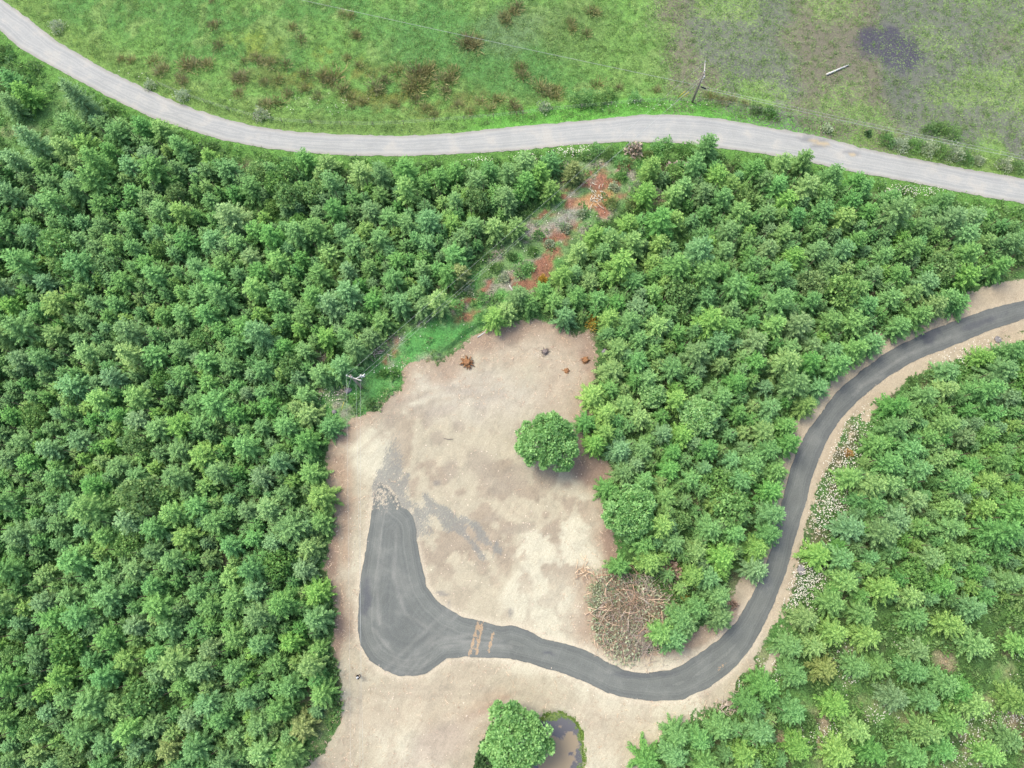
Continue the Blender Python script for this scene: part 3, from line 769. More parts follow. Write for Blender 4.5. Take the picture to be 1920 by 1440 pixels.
# ------------------------------------------------------------------ trees: where they stand (crown centres read off the photograph)
HAND = """927,593,y 950,580,y 973,555,m 993,565,m 1057,512,y 1020,540,m 1040,560,y 1060,590,d 1107,523,y 1083,555,m 1123,557,m 1160,563,m 1190,523,m 1180,603,m 1200,632,m 1230,655,m 1160,650,y 1150,693,y
1195,677,m 1215,707,m 1113,740,y 1145,727,m 1173,757,y 1137,775,y 1100,790,d 1117,830,y 1135,810,y 1200,780,y 1243,813,b 1165,842,b 1207,843,m 1262,847,m 1173,885,m 1140,915,m 1210,900,m 1257,880,m 1250,930,y
840,513,m 860,508,o 822,567,y 793,572,m 777,548,m 750,567,m 737,523,m 697,563,m 712,597,m 690,628,m 660,597,m 668,655,m 645,627,m 640,690,m 567,655,m 610,630,y 600,700,m 627,690,y 567,737,m 613,797,b 575,827,m 573,775,y
580,887,m 600,930,y 530,925,m 597,977,m 575,1027,y 510,1017,b 563,1067,b 590,1113,y 593,1160,b 540,1207,y 582,1247,y 600,1303,y 540,1290,m 562,1367,o 542,1417,Y 478,1107,b 367,1113,m 317,1180,b 487,1207,b 390,1217,g 440,1193,y
437,1260,m 340,1285,m 290,1267,b 233,1237,y 167,1240,d 410,1350,m 460,1310,m 482,1362,m 350,1353,b 313,1407,o 253,1403,b 242,1370,y 207,1193,m 20,1277,m
1423,1068,b 1423,1030,y 1443,1000,m 1447,963,m 1353,1043,Y 1377,1000,m 1307,1033,y 1302,1080,Y 1310,1140,m 1347,1117,m 1353,1157,m 1290,1173,m 1163,1063,m 1220,1053,y 1260,1020,m 1240,1187,y 1265,1195,m 1275,1160,m 1207,1020,m 1330,1085,m
1540,1042,Y 1513,1160,y 1565,1187,y 1660,1105,Y 1590,1090,y 1563,1130,m 1620,1152,g 1533,1213,y 1487,1213,m 1627,1193,y 1770,1100,m 1727,1157,m 1827,1140,b 1787,1173,y 1835,1210,Y 1730,1222,g 1657,1253,m 1613,1253,m 1553,1257,o
1493,1267,m 1717,1260,b 1767,1280,m 1437,1287,m 1407,1320,d 1493,1337,b 1573,1327,y 1683,1310,b 1747,1317,m 1800,1297,m 1823,1320,y 1910,1317,y 1740,1372,y 1790,1357,y 1777,1410,m 1613,1373,y 1503,1407,y 1580,1417,y 1640,1413,m
1357,1370,m 1427,1372,m 1397,1417,y 1310,1388,m 1720,1420,m 1863,1417,y 1897,1388,m 1320,1430,m 1213,1430,m 1263,1413,m 1270,1378,m 1787,693,m 1740,740,m 1680,760,m 1713,775,m 1677,803,m 1645,833,m 1853,667,y 1897,660,m 1847,733,m
1773,797,y 1630,912,y 1663,870,m 1643,947,m 1793,907,m 1720,882,m 1827,873,m 1880,867,m 1597,895,y 1780,557,m 1807,562,m 1757,572,Y 1723,592,m 1690,610,m 1640,640,m 1600,655,m 1567,687,m 1565,655,m 1540,723,b 1513,757,Y 1477,797,m
1480,830,m 1440,845,m 1413,868,m 1457,882,m 1447,920,m 1370,613,m 1450,613,y 1413,547,m 1520,563,m 1613,540,m 1328,272,m 1347,325,y 1510,296,m 1607,338,m 1467,305,y 1373,342,y 1477,372,y 1670,372,m 1773,375,m
1033,297,d 987,345,m 1013,325,y 1033,350,y 1077,315,o 927,353,m 953,325,m 893,337,m 853,312,m 823,325,m 950,372,m 927,420,y 967,420,y 887,420,m 847,413,y 853,372,m 763,355,y 713,325,d 763,418,m 693,392,b
1223,312,y 1213,360,y 1267,362,y 1117,435,y 1087,468,y 1133,470,m 1180,415,y 1147,450,y 1240,452,y 1267,408,y 157,195,s 40,172,y 10,140,d 263,235,d 73,275,s 30,302,b 77,309,m 20,365,b 15,190,d 120,225,m 140,240,m 190,230,m
305,590,m 560,480,m 330,268,m 300,240,y 610,300,y 570,297,m 1460,345,m 1560,330,m 1620,350,m 1300,310,m 1285,345,m 1420,310,m 1440,330,m"""
hand = []
for tok in HAND.split():
    a, b, k = tok.split(','); hand.append((float(a), float(b), k))
ROUND = [(1030, 826, 57), (1183, 962, 52), (1312, 783, 38), (1222, 742, 25), (965, 1385, 64), (925, 1425, 40)]
trees = []   # x, y, R, kind
def add_tree(x, y, R, k, hnd=False): trees.append((x, y, R, k, hnd))
for (a, b, k) in hand:
    zc = 3.4 if k != 's' else 3.5
    x, y, _ = at(a, b, zc)
    add_tree(x, y, random.uniform(1.75, 2.15), k, True)
rounds = []
for (a, b, rp) in ROUND:
    Rm = rp/(FPX/H)*(.80 if b > 900 else .88)
    x, y, _ = at(a, b, Rm*1.0); rounds.append((x, y, Rm))
# fill: jittered dart throwing inside the plantation
cell = {}
def near(x, y, d):
    i, j = int(x//4), int(y//4)
    for u in (-1, 0, 1):
        for v in (-1, 0, 1):
            for (a, b, q) in cell.get((i+u, j+v), ()):
                if (a-x)**2+(b-y)**2 < (d*q)**2: return True
    return False
def put(x, y, q=1.0): cell.setdefault((int(x//4), int(y//4)), []).append((x, y, q))
for t in trees: put(t[0], t[1], .92)
NT_ = 60000
X = rng.uniform(-104, 104, NT_); Y = rng.uniform(-46, 100, NT_)
X2, Y2 = X*1.04, Y*1.04
ok = (samp(sdK, X2, Y2) < -1.5) & (samp(gl, X2, Y2) < .05) & (samp(sdG, X2, Y2) < -2.2) & (~samp(north, X, Y)) & (samp(sdG, X, Y) < -4.2) & (samp(sdC, X, Y) < -1.5) & (samp(sdD, X, Y) < -5.0) & (samp(sdK, X, Y) < -2.3) & (samp(gl, X, Y) < .02)
# keep the daisy verge outside the driveway bend open
outer = atv([(1920, 640), (1830, 655), (1700, 720), (1640, 770), (1600, 850), (1590, 940), (1560, 1000), (1540, 1060), (1500, 1120), (1480, 1200), (1420, 1290), (1460, 1130), (1490, 1000), (1540, 850), (1640, 730), (1800, 640)])
okk = poly_sd(X, Y, outer) < .3
okk &= poly_sd(X2*1.02, Y2*1.02, atv([(10, 60), (130, 130), (160, 185), (130, 235), (95, 270), (40, 280), (0, 285)])) < 0
okk &= poly_sd(X, Y, atv([(0, 50), (100, 120), (150, 165), (130, 215), (95, 262), (60, 300), (0, 320), (-80, 330), (-80, 0)])) < 0
ok &= okk
for (x, y, Rm) in rounds: ok &= np.hypot(X-x, Y-y) > Rm+.9
bp = at(1185, 1150); ok &= np.hypot(X-bp[0], Y-bp[1]) > 7.0
X = X[ok]; Y = Y[ok]
xs_, ys_ = to_px(X, Y)
for x, y, a, b in zip(X, Y, xs_, ys_):
    d = 2.8 if a < 700 else 2.9
    if a > 1450 and b > 1120: d = 4.5
    if near(x, y, d): continue
    put(x, y)
    right = a > 900
    w = random.random()
    if right: k = 'm' if w < .5 else 'y' if w < .76 else 'b' if w < .84 else 'd' if w < .93 else 'g'
    else: k = 'm' if w < .55 else 'y' if w < .70 else 'b' if w < .83 else 'd' if w < .95 else 'g'
    if random.random() < (.65 if (470 < a < 620 and 320 < b < 440) else .07): k = 'a'
    add_tree(x, y, min(2.8, max(1.2, random.gauss(1.95, .42))), k)
# smaller trees squeezed between the big ones
n_big = len(trees)
for x, y, a, b in zip(X, Y, xs_, ys_):
    if a > 1450 and b > 1120: continue
    if near(x, y, 1.7) : continue
    put(x, y); add_tree(x, y, random.uniform(1.0, 1.5), random.choice('mmydb'))
KM = {'m': ('fir_m', 'mid green'), 'y': ('fir_y', 'light green'), 'Y': ('fir_y', 'yellow green'), 'd': ('fir_d', 'dark green'), 'b': ('spr', 'blue green'), 's': ('spr', 'blue green'), 'g': ('greyfir', 'grey green'), 'o': ('olive', 'olive'), 'a': ('sapling', 'fresh green')}
M['sapling'] = leaf_material('sapling_leaves', L(74, 138, 62), L(140, 198, 96), 0.3)
M['greyfir'] = leaf_material('fir_needles_grey', L(72, 130, 64), L(136, 192, 102))
SHAPES = []
for i in range(12):
    hh = [5.7, 5.2, 6.2, 5.4, 5.9, 4.9, 5.5, 6.4, 5.0, 5.8, 5.3, 6.0][i]
    SHAPES.append(fir_parts(100+i, hh, [2.45, 2.4, 2.3, 2.5, 2.4, 2.3, 2.45, 2.2, 2.5, 2.35, 2.45, 2.3][i]))
tall = fir_parts(300, 8.2, 2.1)
trunk_me = []
for i, sshape in enumerate(SHAPES+[tall]):
    trunk_me.append(new_mesh('trunk', sshape[3][0], [sshape[3][1], sshape[3][2]], [M['bark']], smooth=True))
crown_me = {}
def crown(i, mk):
    if (i, mk) not in crown_me:
        V, F, v, _ = (SHAPES+[tall])[i]
        crown_me[(i, mk)] = new_mesh('crown', V, F, [M[mk]], attrs={'v': v})
    return crown_me[(i, mk)]

def place_words(px, py, x, y):
    sG = float(samp(sdG, np.array([x]), np.array([y]))[0]); sC = float(samp(sdC, np.array([x]), np.array([y]))[0])
    sD = float(samp(sdD, np.array([x]), np.array([y]))[0]); sK = float(samp(sdK, np.array([x]), np.array([y]))[0])
    if px < 660 and (py > 640 or px < 480): reg = 'left plantation'
    elif px < 1010 and py < 700: reg = 'plantation left of the red strip'
    elif (px > 1480 and py > 700) or (px > 1380 and py > 1200) or (px > 1150 and py > 1300): reg = 'plantation outside the driveway bend'
    elif px > 1000 and py < 520: reg = 'plantation right of the red strip'
    else: reg = 'plantation inside the driveway bend'
    rows = ['top', 'upper', 'middle', 'lower', 'bottom'][int(np.clip(py//288, 0, 4))]
    if sG > -5.5: e = 'beside the gravel road'
    elif sD > -5.5: e = 'overlooking the dark driveway'
    elif sC > -3.5: e = 'on the edge of the dirt clearing'
    elif sK > -3: e = 'beside the power line strip'
    else: e = 'deep'
    cols = ['far left', 'left', 'centre left', 'centre right', 'right', 'far right'][int(np.clip(px//320, 0, 5))]
    return e, reg, rows, cols
def tree_label(size, colr, kind, px, py, x, y):
    e, reg, rows, cols = place_words(px, py, x, y)
    if e == 'deep': return f"{size} {colr} {kind} within the {reg}, {rows} {cols}"
    return f"{size} {colr} {kind} {e}, {rows} {cols}"
# rank those that show largest
info = []
for (x, y, Rr, k, hnd) in trees:
    px, py = to_px(x, y, 3.0)
    inside = -25 < px < 1945 and -25 < py < 1465
    depth = -((0-H+3)*CT-y*ST)
    info.append((inside, Rr/depth*(1.25 if hnd else 1.0), px, py))
firs = [i for i, t in enumerate(trees) if t[3] in 'myYdgo']
vis = sorted([i for i in firs if info[i][0]], key=lambda i: -info[i][1])
indiv = set(vis[:300]); spr = [i for i, t in enumerate(trees) if t[3] in 'bs' and info[i][0]]
aldr = [i for i, t in enumerate(trees) if t[3] == 'a' and info[i][0]][:300]
spr = sorted(spr, key=lambda i: -info[i][1])[:300]
indiv |= set(spr) | set(aldr)
SAP = []
for q_ in range(4):
    V, F, v, tb = broad_parts(600+q_, 1.8, 4.2, .5, 34, 1500, .34, cl=(.2, .34))
    SAP.append((new_mesh('crown', V, F, [M['sapling']], attrs={'v': v}), new_mesh('trunk', tb[0], [tb[1], tb[2]], [M['bark']], smooth=True)))
print('trees', len(trees), 'firs visible', len(vis), 'spruces', len(spr))
placed = []
for i in sorted(indiv):
    x, y, Rr, k, hnd = trees[i]
    px, py = info[i][2:]
    si = 12 if k == 's' else random.randrange(12)
    mk, cw = KM[k]
    sc = Rr/2.3 if k != 's' else 1.0
    kind = 'spruce' if k in 'bs' else 'fir'
    if k == 'a':
        sc = Rr/2.1; q_ = SAP[random.randrange(4)]
        t = empty('sapling_tree', (x, y, hgt(x, y)), random.uniform(0, 6.28), (sc, sc, sc*random.uniform(.85, 1.15)))
        tag(t, tree_label('rounded', cw, 'sapling', px, py, x, y), 'sapling', 'broadleaf saplings among the firs')
        link('crown', q_[0], t); link('trunk', q_[1], t); placed.append((t, i)); continue
    t = empty('spruce_tree' if kind == 'spruce' else 'fir_tree', (x, y, hgt(x, y)), random.uniform(0, 6.28), (sc, sc, sc*random.uniform(.82, 1.22)))
    size = 'tall pointed' if k == 's' else 'small young' if sc < .87 else 'broad young' if sc > 1.06 else 'young'
    tag(t, tree_label(size, cw, kind, px, py, x, y), 'spruce tree' if kind == 'spruce' else 'fir tree',
        'blue green spruces among the firs' if kind == 'spruce' else 'young firs of the plantation')
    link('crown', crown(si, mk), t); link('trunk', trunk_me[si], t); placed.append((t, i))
cnt = {}
for o_, i_ in placed: cnt.setdefault(o_['label'], []).append((o_, i_))
allx = np.array([[t_[0], t_[1], t_[2]] for t_ in trees])
for lab, lst in cnt.items():
    if len(lst) < 2: continue
    for o_, i_ in lst:
        x, y, Rr, k, hnd = trees[i_]
        dd = np.hypot(allx[:, 0]-x, allx[:, 1]-y); dd[i_] = 99; dd[allx[:, 2] < 1.55] = 99
        j_ = int(np.argmin(dd)); ux, uy = allx[j_, 0]-x, allx[j_, 1]-y
        side = ('left of' if ux > 0 else 'right of') if abs(ux) > abs(uy) else ('below' if uy > 0 else 'above')
        px, py = info[i_][2:]; e, reg, rows, cols = place_words(px, py, x, y)
        sz = lab.split(' ')[0]; reg2 = {'left plantation': 'in left plantation', 'plantation left of the red strip': 'left of strip', 'plantation outside the driveway bend': 'beyond the driveway', 'plantation right of the red strip': 'right of strip', 'plantation inside the driveway bend': 'inside the bend'}[reg]
        o_['label'] = f"{sz} {KM[k][1]} {o_['category'].split()[0]} {side} a {KM[trees[j_][3]][1]} one {reg2}, {rows} {cols}"
rest = [i for i in range(len(trees)) if i not in indiv]
if rest:
    X = np.array([trees[i][0] for i in rest]); Y = np.array([trees[i][1] for i in rest]); S = np.array([trees[i][2]/2.3 for i in rest])
    mlist = ['fir_m', 'fir_y', 'fir_d', 'spr', 'greyfir', 'olive']; mo = np.array([mlist.index(KM[trees[i][3]][0] if trees[i][3] != 'a' else 'fir_m') for i in rest])
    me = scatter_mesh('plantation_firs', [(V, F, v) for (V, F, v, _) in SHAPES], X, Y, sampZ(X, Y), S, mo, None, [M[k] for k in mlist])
    o = link('plantation_firs', me)
    tag(o, 'remaining young green firs standing farther off across the plantation', 'fir trees', kind='stuff')
    tb = []
    for i in rest:
        x, y = trees[i][:2]; z = hgt(x, y); tb.append(tube([(x, y, z-.2), (x, y, z+4.5)], [.12, .03], 5))
    link('trunks', tubes_mesh('trunks', tb, M['bark']), o)['kind'] = 'stuff'

# round broadleaf trees
RL = [('large round bright green broadleaf tree at the right edge of the dirt clearing', 'broad', 17000),
      ('round green broadleaf tree on the clearing edge above the brush pile', 'broad', 14000),
      ('pale green round broadleaf tree rising among the firs right of the clearing', 'pale_broad', 9000),
      ('small pale grey green round tree among the firs', 'pale_broad', 4500),
      ('large dense green broadleaf tree standing beside the pond', 'broad', 19000),
      ('lower green broadleaf tree at the bottom edge, left of the pond tree', 'dark_broad', 7000)]
for j, ((x, y, Rm), (lab, mk, nl_)) in enumerate(zip(rounds, RL)):
    hh = Rm*(1.75 if j in (0, 4) else 2.1 if j != 5 else 1.2)
    V, F, v, tb = broad_parts(400+j, Rm, hh, hh*.12, int(80+Rm*22), nl_, .34, cl=(.11, .22))
    t = empty('broadleaf_tree', (x, y, hgt(x, y))); tag(t, lab, 'broadleaf tree', 'round broadleaf trees')
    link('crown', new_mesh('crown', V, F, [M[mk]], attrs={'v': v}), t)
    link('trunk', new_mesh('trunk', tb[0], [tb[1], tb[2]], [M['bark']], smooth=True), t)

# ------------------------------------------------------------------ shrubs
def shrub(name, px, py, R, h, mk, leaves, size, label, cat, group=None, seed=0, up=.5):
    x, y, _ = at(px, py, h*.5)
    V, F, v = shrub_parts(seed, R, h, leaves, size, up)
    o = link(name, new_mesh(name, V, F, [M[mk]], attrs={'v': v}), None, (x, y, hgt(x, y)))
    return tag(o, label, cat, group)
shrub('holly_bush', 705, 597, 2.6, 2.6, 'dark_broad', 2600, .22, 'dark dense rounded bush beside the power line strip', 'bush', seed=3)
brooms = [(1113, 600, 1.35, 'largest yellow blossoming broom bush at the top right corner of the clearing'), (1043, 577, .75, 'yellow broom bush between firs above the clearing'), (1018, 522, .7, 'yellow broom bush at the lower end of the red strip'),
          (1120, 546, .45, 'tiny yellow broom sprig among light green firs'), (1050, 563, .5, 'small yellow broom bush just above another broom'), (1283, 1120, .5, 'yellow orange broom sprig beside the brush pile firs'), (272, 316, .35, 'tiny orange yellow shrub in the upper left plantation'), (1592, 850, .6, 'low orange yellow shrub in the daisies outside the driveway bend'), (1385, 970, .45, 'small yellow shrub inside the driveway bend')]
for j, (a, b, r, lab) in enumerate(brooms):
    shrub('broom_bush', a, b, r, r*1.5, 'broom', int(260+500*r), .2, lab, 'broom bush', 'yellow broom bushes', 20+j)
shrub('dead_fir', 1262, 1070, 1.2, 2.2, 'dead', 700, .45, 'dead reddish brown young fir above the brush pile', 'dead tree', None, 41, .1)
shrub('dead_shrub', 290, 635, 1.3, 2.2, 'twig_grey', 260, .7, 'bare grey twiggy shrub within the left plantation', 'dead shrub', None, 42, .2)
shrub('dead_shrub', 1190, 280, 1.3, 1.0, 'twig_grey', 300, .5, 'brown grey withered shrub beside the gravel road, top of the power line strip', 'dead shrub', None, 43, .2)
shrub('dead_shrub', 1275, 320, 1.8, .9, 'twig_grey', 420, .6, 'low pale grey shrub by the top of the right plantation', 'dead shrub', None, 44, .2)
# low bushes in the corridor and along the road
small = [(1233, 273, 1.3, 'broad'), (1250, 267, 1.2, 'broad'), (1285, 278, 1.5, 'under'), (1160, 300, 1.2, 'broad'), (1180, 305, 1.0, 'under'), (1120, 280, 1.2, 'broad'), (1140, 290, 1.1, 'under'), (1105, 290, 1.2, 'under'), (1215, 290, 1.0, 'olive'),
         (1145, 380, 1.2, 'olive'), (1185, 385, 1.4, 'olive'), (1200, 400, 1.0, 'under'), (1230, 360, 1.0, 'greybush'), (1195, 350, .9, 'greybush'), (1165, 330, 1.0, 'under'), (930, 500, 1.0, 'under'), (975, 505, 1.3, 'broad'), (990, 500, 1.1, 'broad'), (905, 560, 1.0, 'broad'), (945, 520, .9, 'greybush'), (860, 575, 1.1, 'broad'),
         (1090, 400, .8, 'greybush'), (1060, 425, .9, 'greybush'), (1000, 470, .9, 'under'), (1030, 455, .8, 'greybush'), (1010, 440, .9, 'under'), (960, 480, .8, 'under'), (880, 545, .8, 'greybush'), (720, 700, .7, 'under'), (695, 760, .7, 'under'), (740, 700, .8, 'under'), (1225, 330, 1.0, 'under'), (1150, 350, .8, 'greybush'),
         (340, 178, 1.3, 'greybush'), (105, 48, 1.3, 'greybush'), (1020, 200, 1.1, 'greybush'), (488, 213, 1.3, 'greybush'), (280, 158, 1.0, 'greybush'), (1552, 240, .9, 'greybush'), (1628, 250, .5, 'dark_broad'),
         (1085, 183, 1.6, 'under'), (1105, 178, 1.6, 'broad'), (1125, 185, 1.6, 'under'), (1142, 178, 1.4, 'under'), (1190, 180, 1.2, 'broad'), (1100, 190, 1.3, 'under'),
         (1120, 1105, 1.1, 'greybush'), (1115, 1130, 1.2, 'greybush'), (1376, 1134, .55, 'dead'), (145, 380, 1.0, 'broad'), (1240, 1098, 1.0, 'under'), (905, 595, 1.0, 'broad')]
for j, (a, b, r, mk) in enumerate(small):
    cw = {'broad': 'bright green leafy', 'under': 'green', 'olive': 'olive green', 'greybush': 'pale grey green', 'dead': 'red brown', 'dark_broad': 'dark green'}[mk]
    if b < 260 and not (a > 1230): where = 'on the meadow verge above the gravel road'
    elif b < 310: where = 'just below the gravel road'
    elif a > 1300: where = 'beside the driveway'
    elif a > 1090 and b > 1000: where = 'on the brush pile margin'
    elif a < 200: where = 'in the upper left plantation'
    else: where = 'in the power line strip'
    pos = ['far left', 'left', 'centre left', 'centre right', 'right', 'far right'][int(a//320)]+(' upper' if b < 350 else ' middle' if b < 800 else ' lower')
    o = shrub('bush', a, b, r, r*1.1, mk, int(260*r+120), .26, f'{"small" if r < 1 else "rounded"} {cw} bush {where}, {pos}', 'bush', 'low bushes in the open ground', 60+j)
# bramble hedge north of the road at the right
for j, (a, b, r) in enumerate([(1665, 262, 1.4), (1690, 270, 1.6), (1715, 272, 1.7), (1740, 276, 1.8), (1765, 282, 1.8), (1790, 286, 1.8), (1812, 296, 1.4), (1885, 308, 1.4), (1910, 312, 1.4), (1835, 300, 1.0), (1420, 203, 1.2), (1445, 210, 1.3), (1750, 240, 1.6), (1790, 248, 1.8), (1770, 235, 1.4)]):
    shrub('bramble_bush', a, b, r, r*.8, 'greybush' if j < 10 and j % 2 else 'under', int(500*r), .22, ('pale flowering bramble mound' if j < 10 and j % 2 else 'green bramble mound')+(', '+['first', 'second', 'third', 'fourth', 'fifth', 'sixth', 'seventh', 'ninth', 'last', 'eighth'][j]+' from the left in the hedge above the gravel road' if j < 10 else ', '+['leftmost', 'second', 'middle', 'rightmost', 'uppermost'][j-10]+' on the ditch edge above the gravel road'), 'bramble', 'bramble mounds above the road', 130+j)
# rush clumps in the meadow
RUSH = [(402, 50, 1), (410, 88, 1), (548, 50, .9), (563, 71, .9), (398, 5, .5), (250, 118, .8), (232, 115, .7), (290, 117, 1), (305, 138, 1.2), (312, 130, .8), (350, 122, 1.4), (365, 126, 1.3), (390, 123, 1.2), (340, 150, .9), (350, 158, .9), (458, 118, .7), (480, 110, 1), (490, 118, .9), (508, 118, 1.1), (535, 122, 1),
        (452, 145, 1.2), (442, 150, .8), (460, 152, .8), (520, 150, .8), (495, 155, .8), (570, 138, 1.1), (602, 140, 1.2), (625, 140, 1.6), (615, 150, 1.2), (570, 165, 1), (540, 175, 1), (520, 195, 1.2), (500, 200, 1.1), (595, 180, .9), (640, 165, 1.2), (655, 180, .9), (450, 180, 1),
        (745, 132, 1.2), (720, 148, 1), (700, 160, 1.2), (712, 167, 1), (780, 138, 1.6), (795, 135, 1.5), (775, 155, 1.6), (790, 160, 1.4), (765, 168, 1.3), (805, 130, 1.2), (830, 150, 1.4), (850, 135, 1.2), (845, 150, 1.1), (835, 170, 1.1), (780, 185, 1), (800, 205, 1), (815, 218, .8), (680, 190, 1), (660, 200, .8), (740, 195, .9), (880, 82, 1.6), (893, 86, 1.4), (875, 85, 1.2),
        (975, 127, 1), (980, 143, 1.2), (1015, 165, 1.4), (1025, 178, 1.2), (1040, 170, 1.2), (1042, 185, 1), (650, 105, .8), (670, 120, .7), (665, 62, 1), (668, 65, .8), (655, 25, .8), (640, 20, .7), (860, 200, 1), (900, 195, 1), (930, 190, 1.1), (960, 200, 1), (880, 215, .8), (970, 210, 1), (920, 210, .9), (1120, 155, 1), (1160, 165, .8), (950, 40, 1), (960, 20, 1), (970, 12, 1.1), (945, 30, 1), (1070, 40, .9), (1075, 52, .8), (1100, 60, .9), (1110, 18, 1), (1120, 20, .8), (1230, 170, .8), (1330, 185, 1), (1370, 190, 1), (1395, 198, .8), (1350, 192, .9)]
rv = [rush_parts(500+i) for i in range(4)]
rme = [new_mesh('rush_clump', V, F, [M['rush']], attrs={'v': v}) for V, F, v in rv]
for j, (a, b, s) in enumerate(RUSH):
    x, y, _ = at(a, b, -.5)
    o = link('rush_clump', rme[j % 4], None, (x, y, hgt(x, y)), random.uniform(0, 6.28), (s*1.25, s*1.25, s*.75))
    pos = 'left' if a < 420 else 'centre left' if a < 640 else 'central' if a < 860 else 'centre right' if a < 1060 else 'right'
    tag(o, f"{'wide' if s > 1.15 else 'small' if s < .9 else 'medium'} olive brown rush clump in the {'far ' if b < 80 else 'near ' if b > 150 else 'middle '}{pos} part of the meadow", 'rush clump', 'olive brown rush clumps in the meadow')

# ------------------------------------------------------------------ ground cover (nobody could count it)
def scat(N, fn, x0=-92, x1=92, y0=-34, y1=96):
    X = rng.uniform(x0, x1, N); Y = rng.uniform(y0, y1, N)
    k = fn(X, Y); return X[k], Y[k]
us = [shrub_parts(700+i, .62, .65, 34, .34, .4) for i in range(5)]
def f_under(X, Y):
    m = samp(mask, X, Y)+(fbm(X, Y, .9, 2, 80)-.5)*.8
    return (~samp(north, X, Y)) & (m < .1) & (samp(sdG, X, Y) < -1.2) & (rng.random(len(X)) < np.where(samp(gl, X, Y) > .05, .30, np.where(samp(sdK, X, Y) > 0, .20*(1-.75*samp(redm, X, Y)), .95))) & (samp(sdP, X, Y) < -.3)
X, Y = scat(26000, f_under)
tag(link('undergrowth', scatter_mesh('undergrowth', us, X, Y, sampZ(X, Y), rng.uniform(.6, 1.3, len(X)), None, None, [M['under']])), 'low leafy undergrowth covering the forest floor', 'undergrowth', kind='stuff')
gs = [rush_parts(720+i, .35, .28, 12) for i in range(5)]
def f_grass(X, Y): return samp(north, X, Y) & (samp(sdG, X, Y) < -.5) & (rng.random(len(X)) < np.where(samp(sdM, X, Y) > 0, .55, .9)*(1-.9*samp(darkm, X, Y)))
X, Y = scat(42000, f_grass, y0=40)
tag(link('meadow_grass', scatter_mesh('meadow_grass', gs, X, Y, sampZ(X, Y), rng.uniform(.7, 1.5, len(X)), None, None, [M['grass']])), 'short tufty grass growing over the meadow', 'grass', kind='stuff')
def f_vg(X, Y):
    m = samp(mask, X, Y)
    return (~samp(north, X, Y)) & (m < .55+.35*(fbm(X, Y, .7, 3, 81)-.5)) & ((samp(sdD, X, Y) > -8) | (samp(sdC, X, Y) > -5) | (samp(sdG, X, Y) > -5) | (samp(gl, X, Y) > 0) | (samp(sdK, X, Y) > 0)) & (samp(sdD, X, Y) < -.3) & (samp(sdG, X, Y) < -.2) & (rng.random(len(X)) > .8*samp(redm, X, Y))
X, Y = scat(36000, f_vg)
tag(link('verge_grass', scatter_mesh('verge_grass', gs, X, Y, sampZ(X, Y), rng.uniform(.5, 1.2, len(X)), None, None, [M['grass']])), 'ragged green grass along the verges and gaps', 'grass', kind='stuff')
# daisies
dv_, df_ = [], []
def daisy_proto():
    P = []; D = []
    for k in range(6):
        a = k*math.pi/3; P.append((0, 0, .42)); D.append((math.cos(a), math.sin(a), .1))
    D = unit(np.array(D)); P = np.array(P); S = unit(np.cross(D, np.array([0, 0, 1.0])))
    V, F = rhombs(P, D, S, np.full(6, .06), np.full(6, .03)); return V, F, np.full(24, .5)
DP = [daisy_proto()]
DPATCH = [(1605, 800, 22, 30, 90), (1590, 850, 22, 40, 150), (1570, 890, 22, 40, 180), (1560, 930, 22, 30, 150), (1540, 975, 22, 26, 110), (1585, 955, 25, 20, 90), (1545, 1040, 20, 22, 50), (1510, 1080, 22, 26, 160), (1500, 1115, 22, 26, 170), (1535, 1090, 18, 20, 70), (1790, 670, 30, 14, 60), (1850, 645, 30, 12, 30), (1580, 1220, 14, 20, 25), (1590, 1265, 18, 20, 30), (1650, 1335, 22, 14, 35), (1540, 1375, 26, 18, 50),
          (1880, 1345, 26, 14, 70), (1830, 1370, 40, 24, 80), (1810, 1420, 40, 20, 60), (1075, 285, 26, 8, 130), (990, 297, 16, 6, 60), (895, 302, 16, 4, 30), (1690, 358, 24, 8, 60), (1740, 360, 20, 8, 40), (620, 745, 18, 14, 45), (605, 665, 16, 8, 20), (270, 765, 6, 14, 16), (1060, 415, 50, 30, 25), (980, 470, 40, 30, 20), (790, 620, 60, 25, 20), (230, 150, 30, 10, 14), (1450, 1270, 20, 10, 30), (1440, 1245, 14, 10, 20), (740, 690, 20, 10, 20), (625, 200, 20, 20, 10), (1230, 203, 60, 6, 20), (560, 200, 60, 20, 15), (1700, 1215, 20, 14, 20), (1900, 1220, 20, 30, 14)]
X = []; Y = []
for (a, b, rx, ry, c) in DPATCH:
    for _ in range(int(c*(1.9 if a > 1450 else 1.2))):
        q = at(a+random.gauss(0, .85)*rx, b+random.gauss(0, .75)*ry); X.append(q[0]); Y.append(q[1])
X = np.array(X); Y = np.array(Y); k = (samp(sdD, X, Y) < -.6) & (samp(sdG, X, Y) < -.4); X = X[k]; Y = Y[k]
tag(link('daisies', scatter_mesh('daisies', DP, X, Y, sampZ(X, Y), rng.uniform(.8, 1.5, len(X)), None, None, [M['daisy']])), 'white daisies scattered along the verges and glades', 'daisies', kind='stuff')
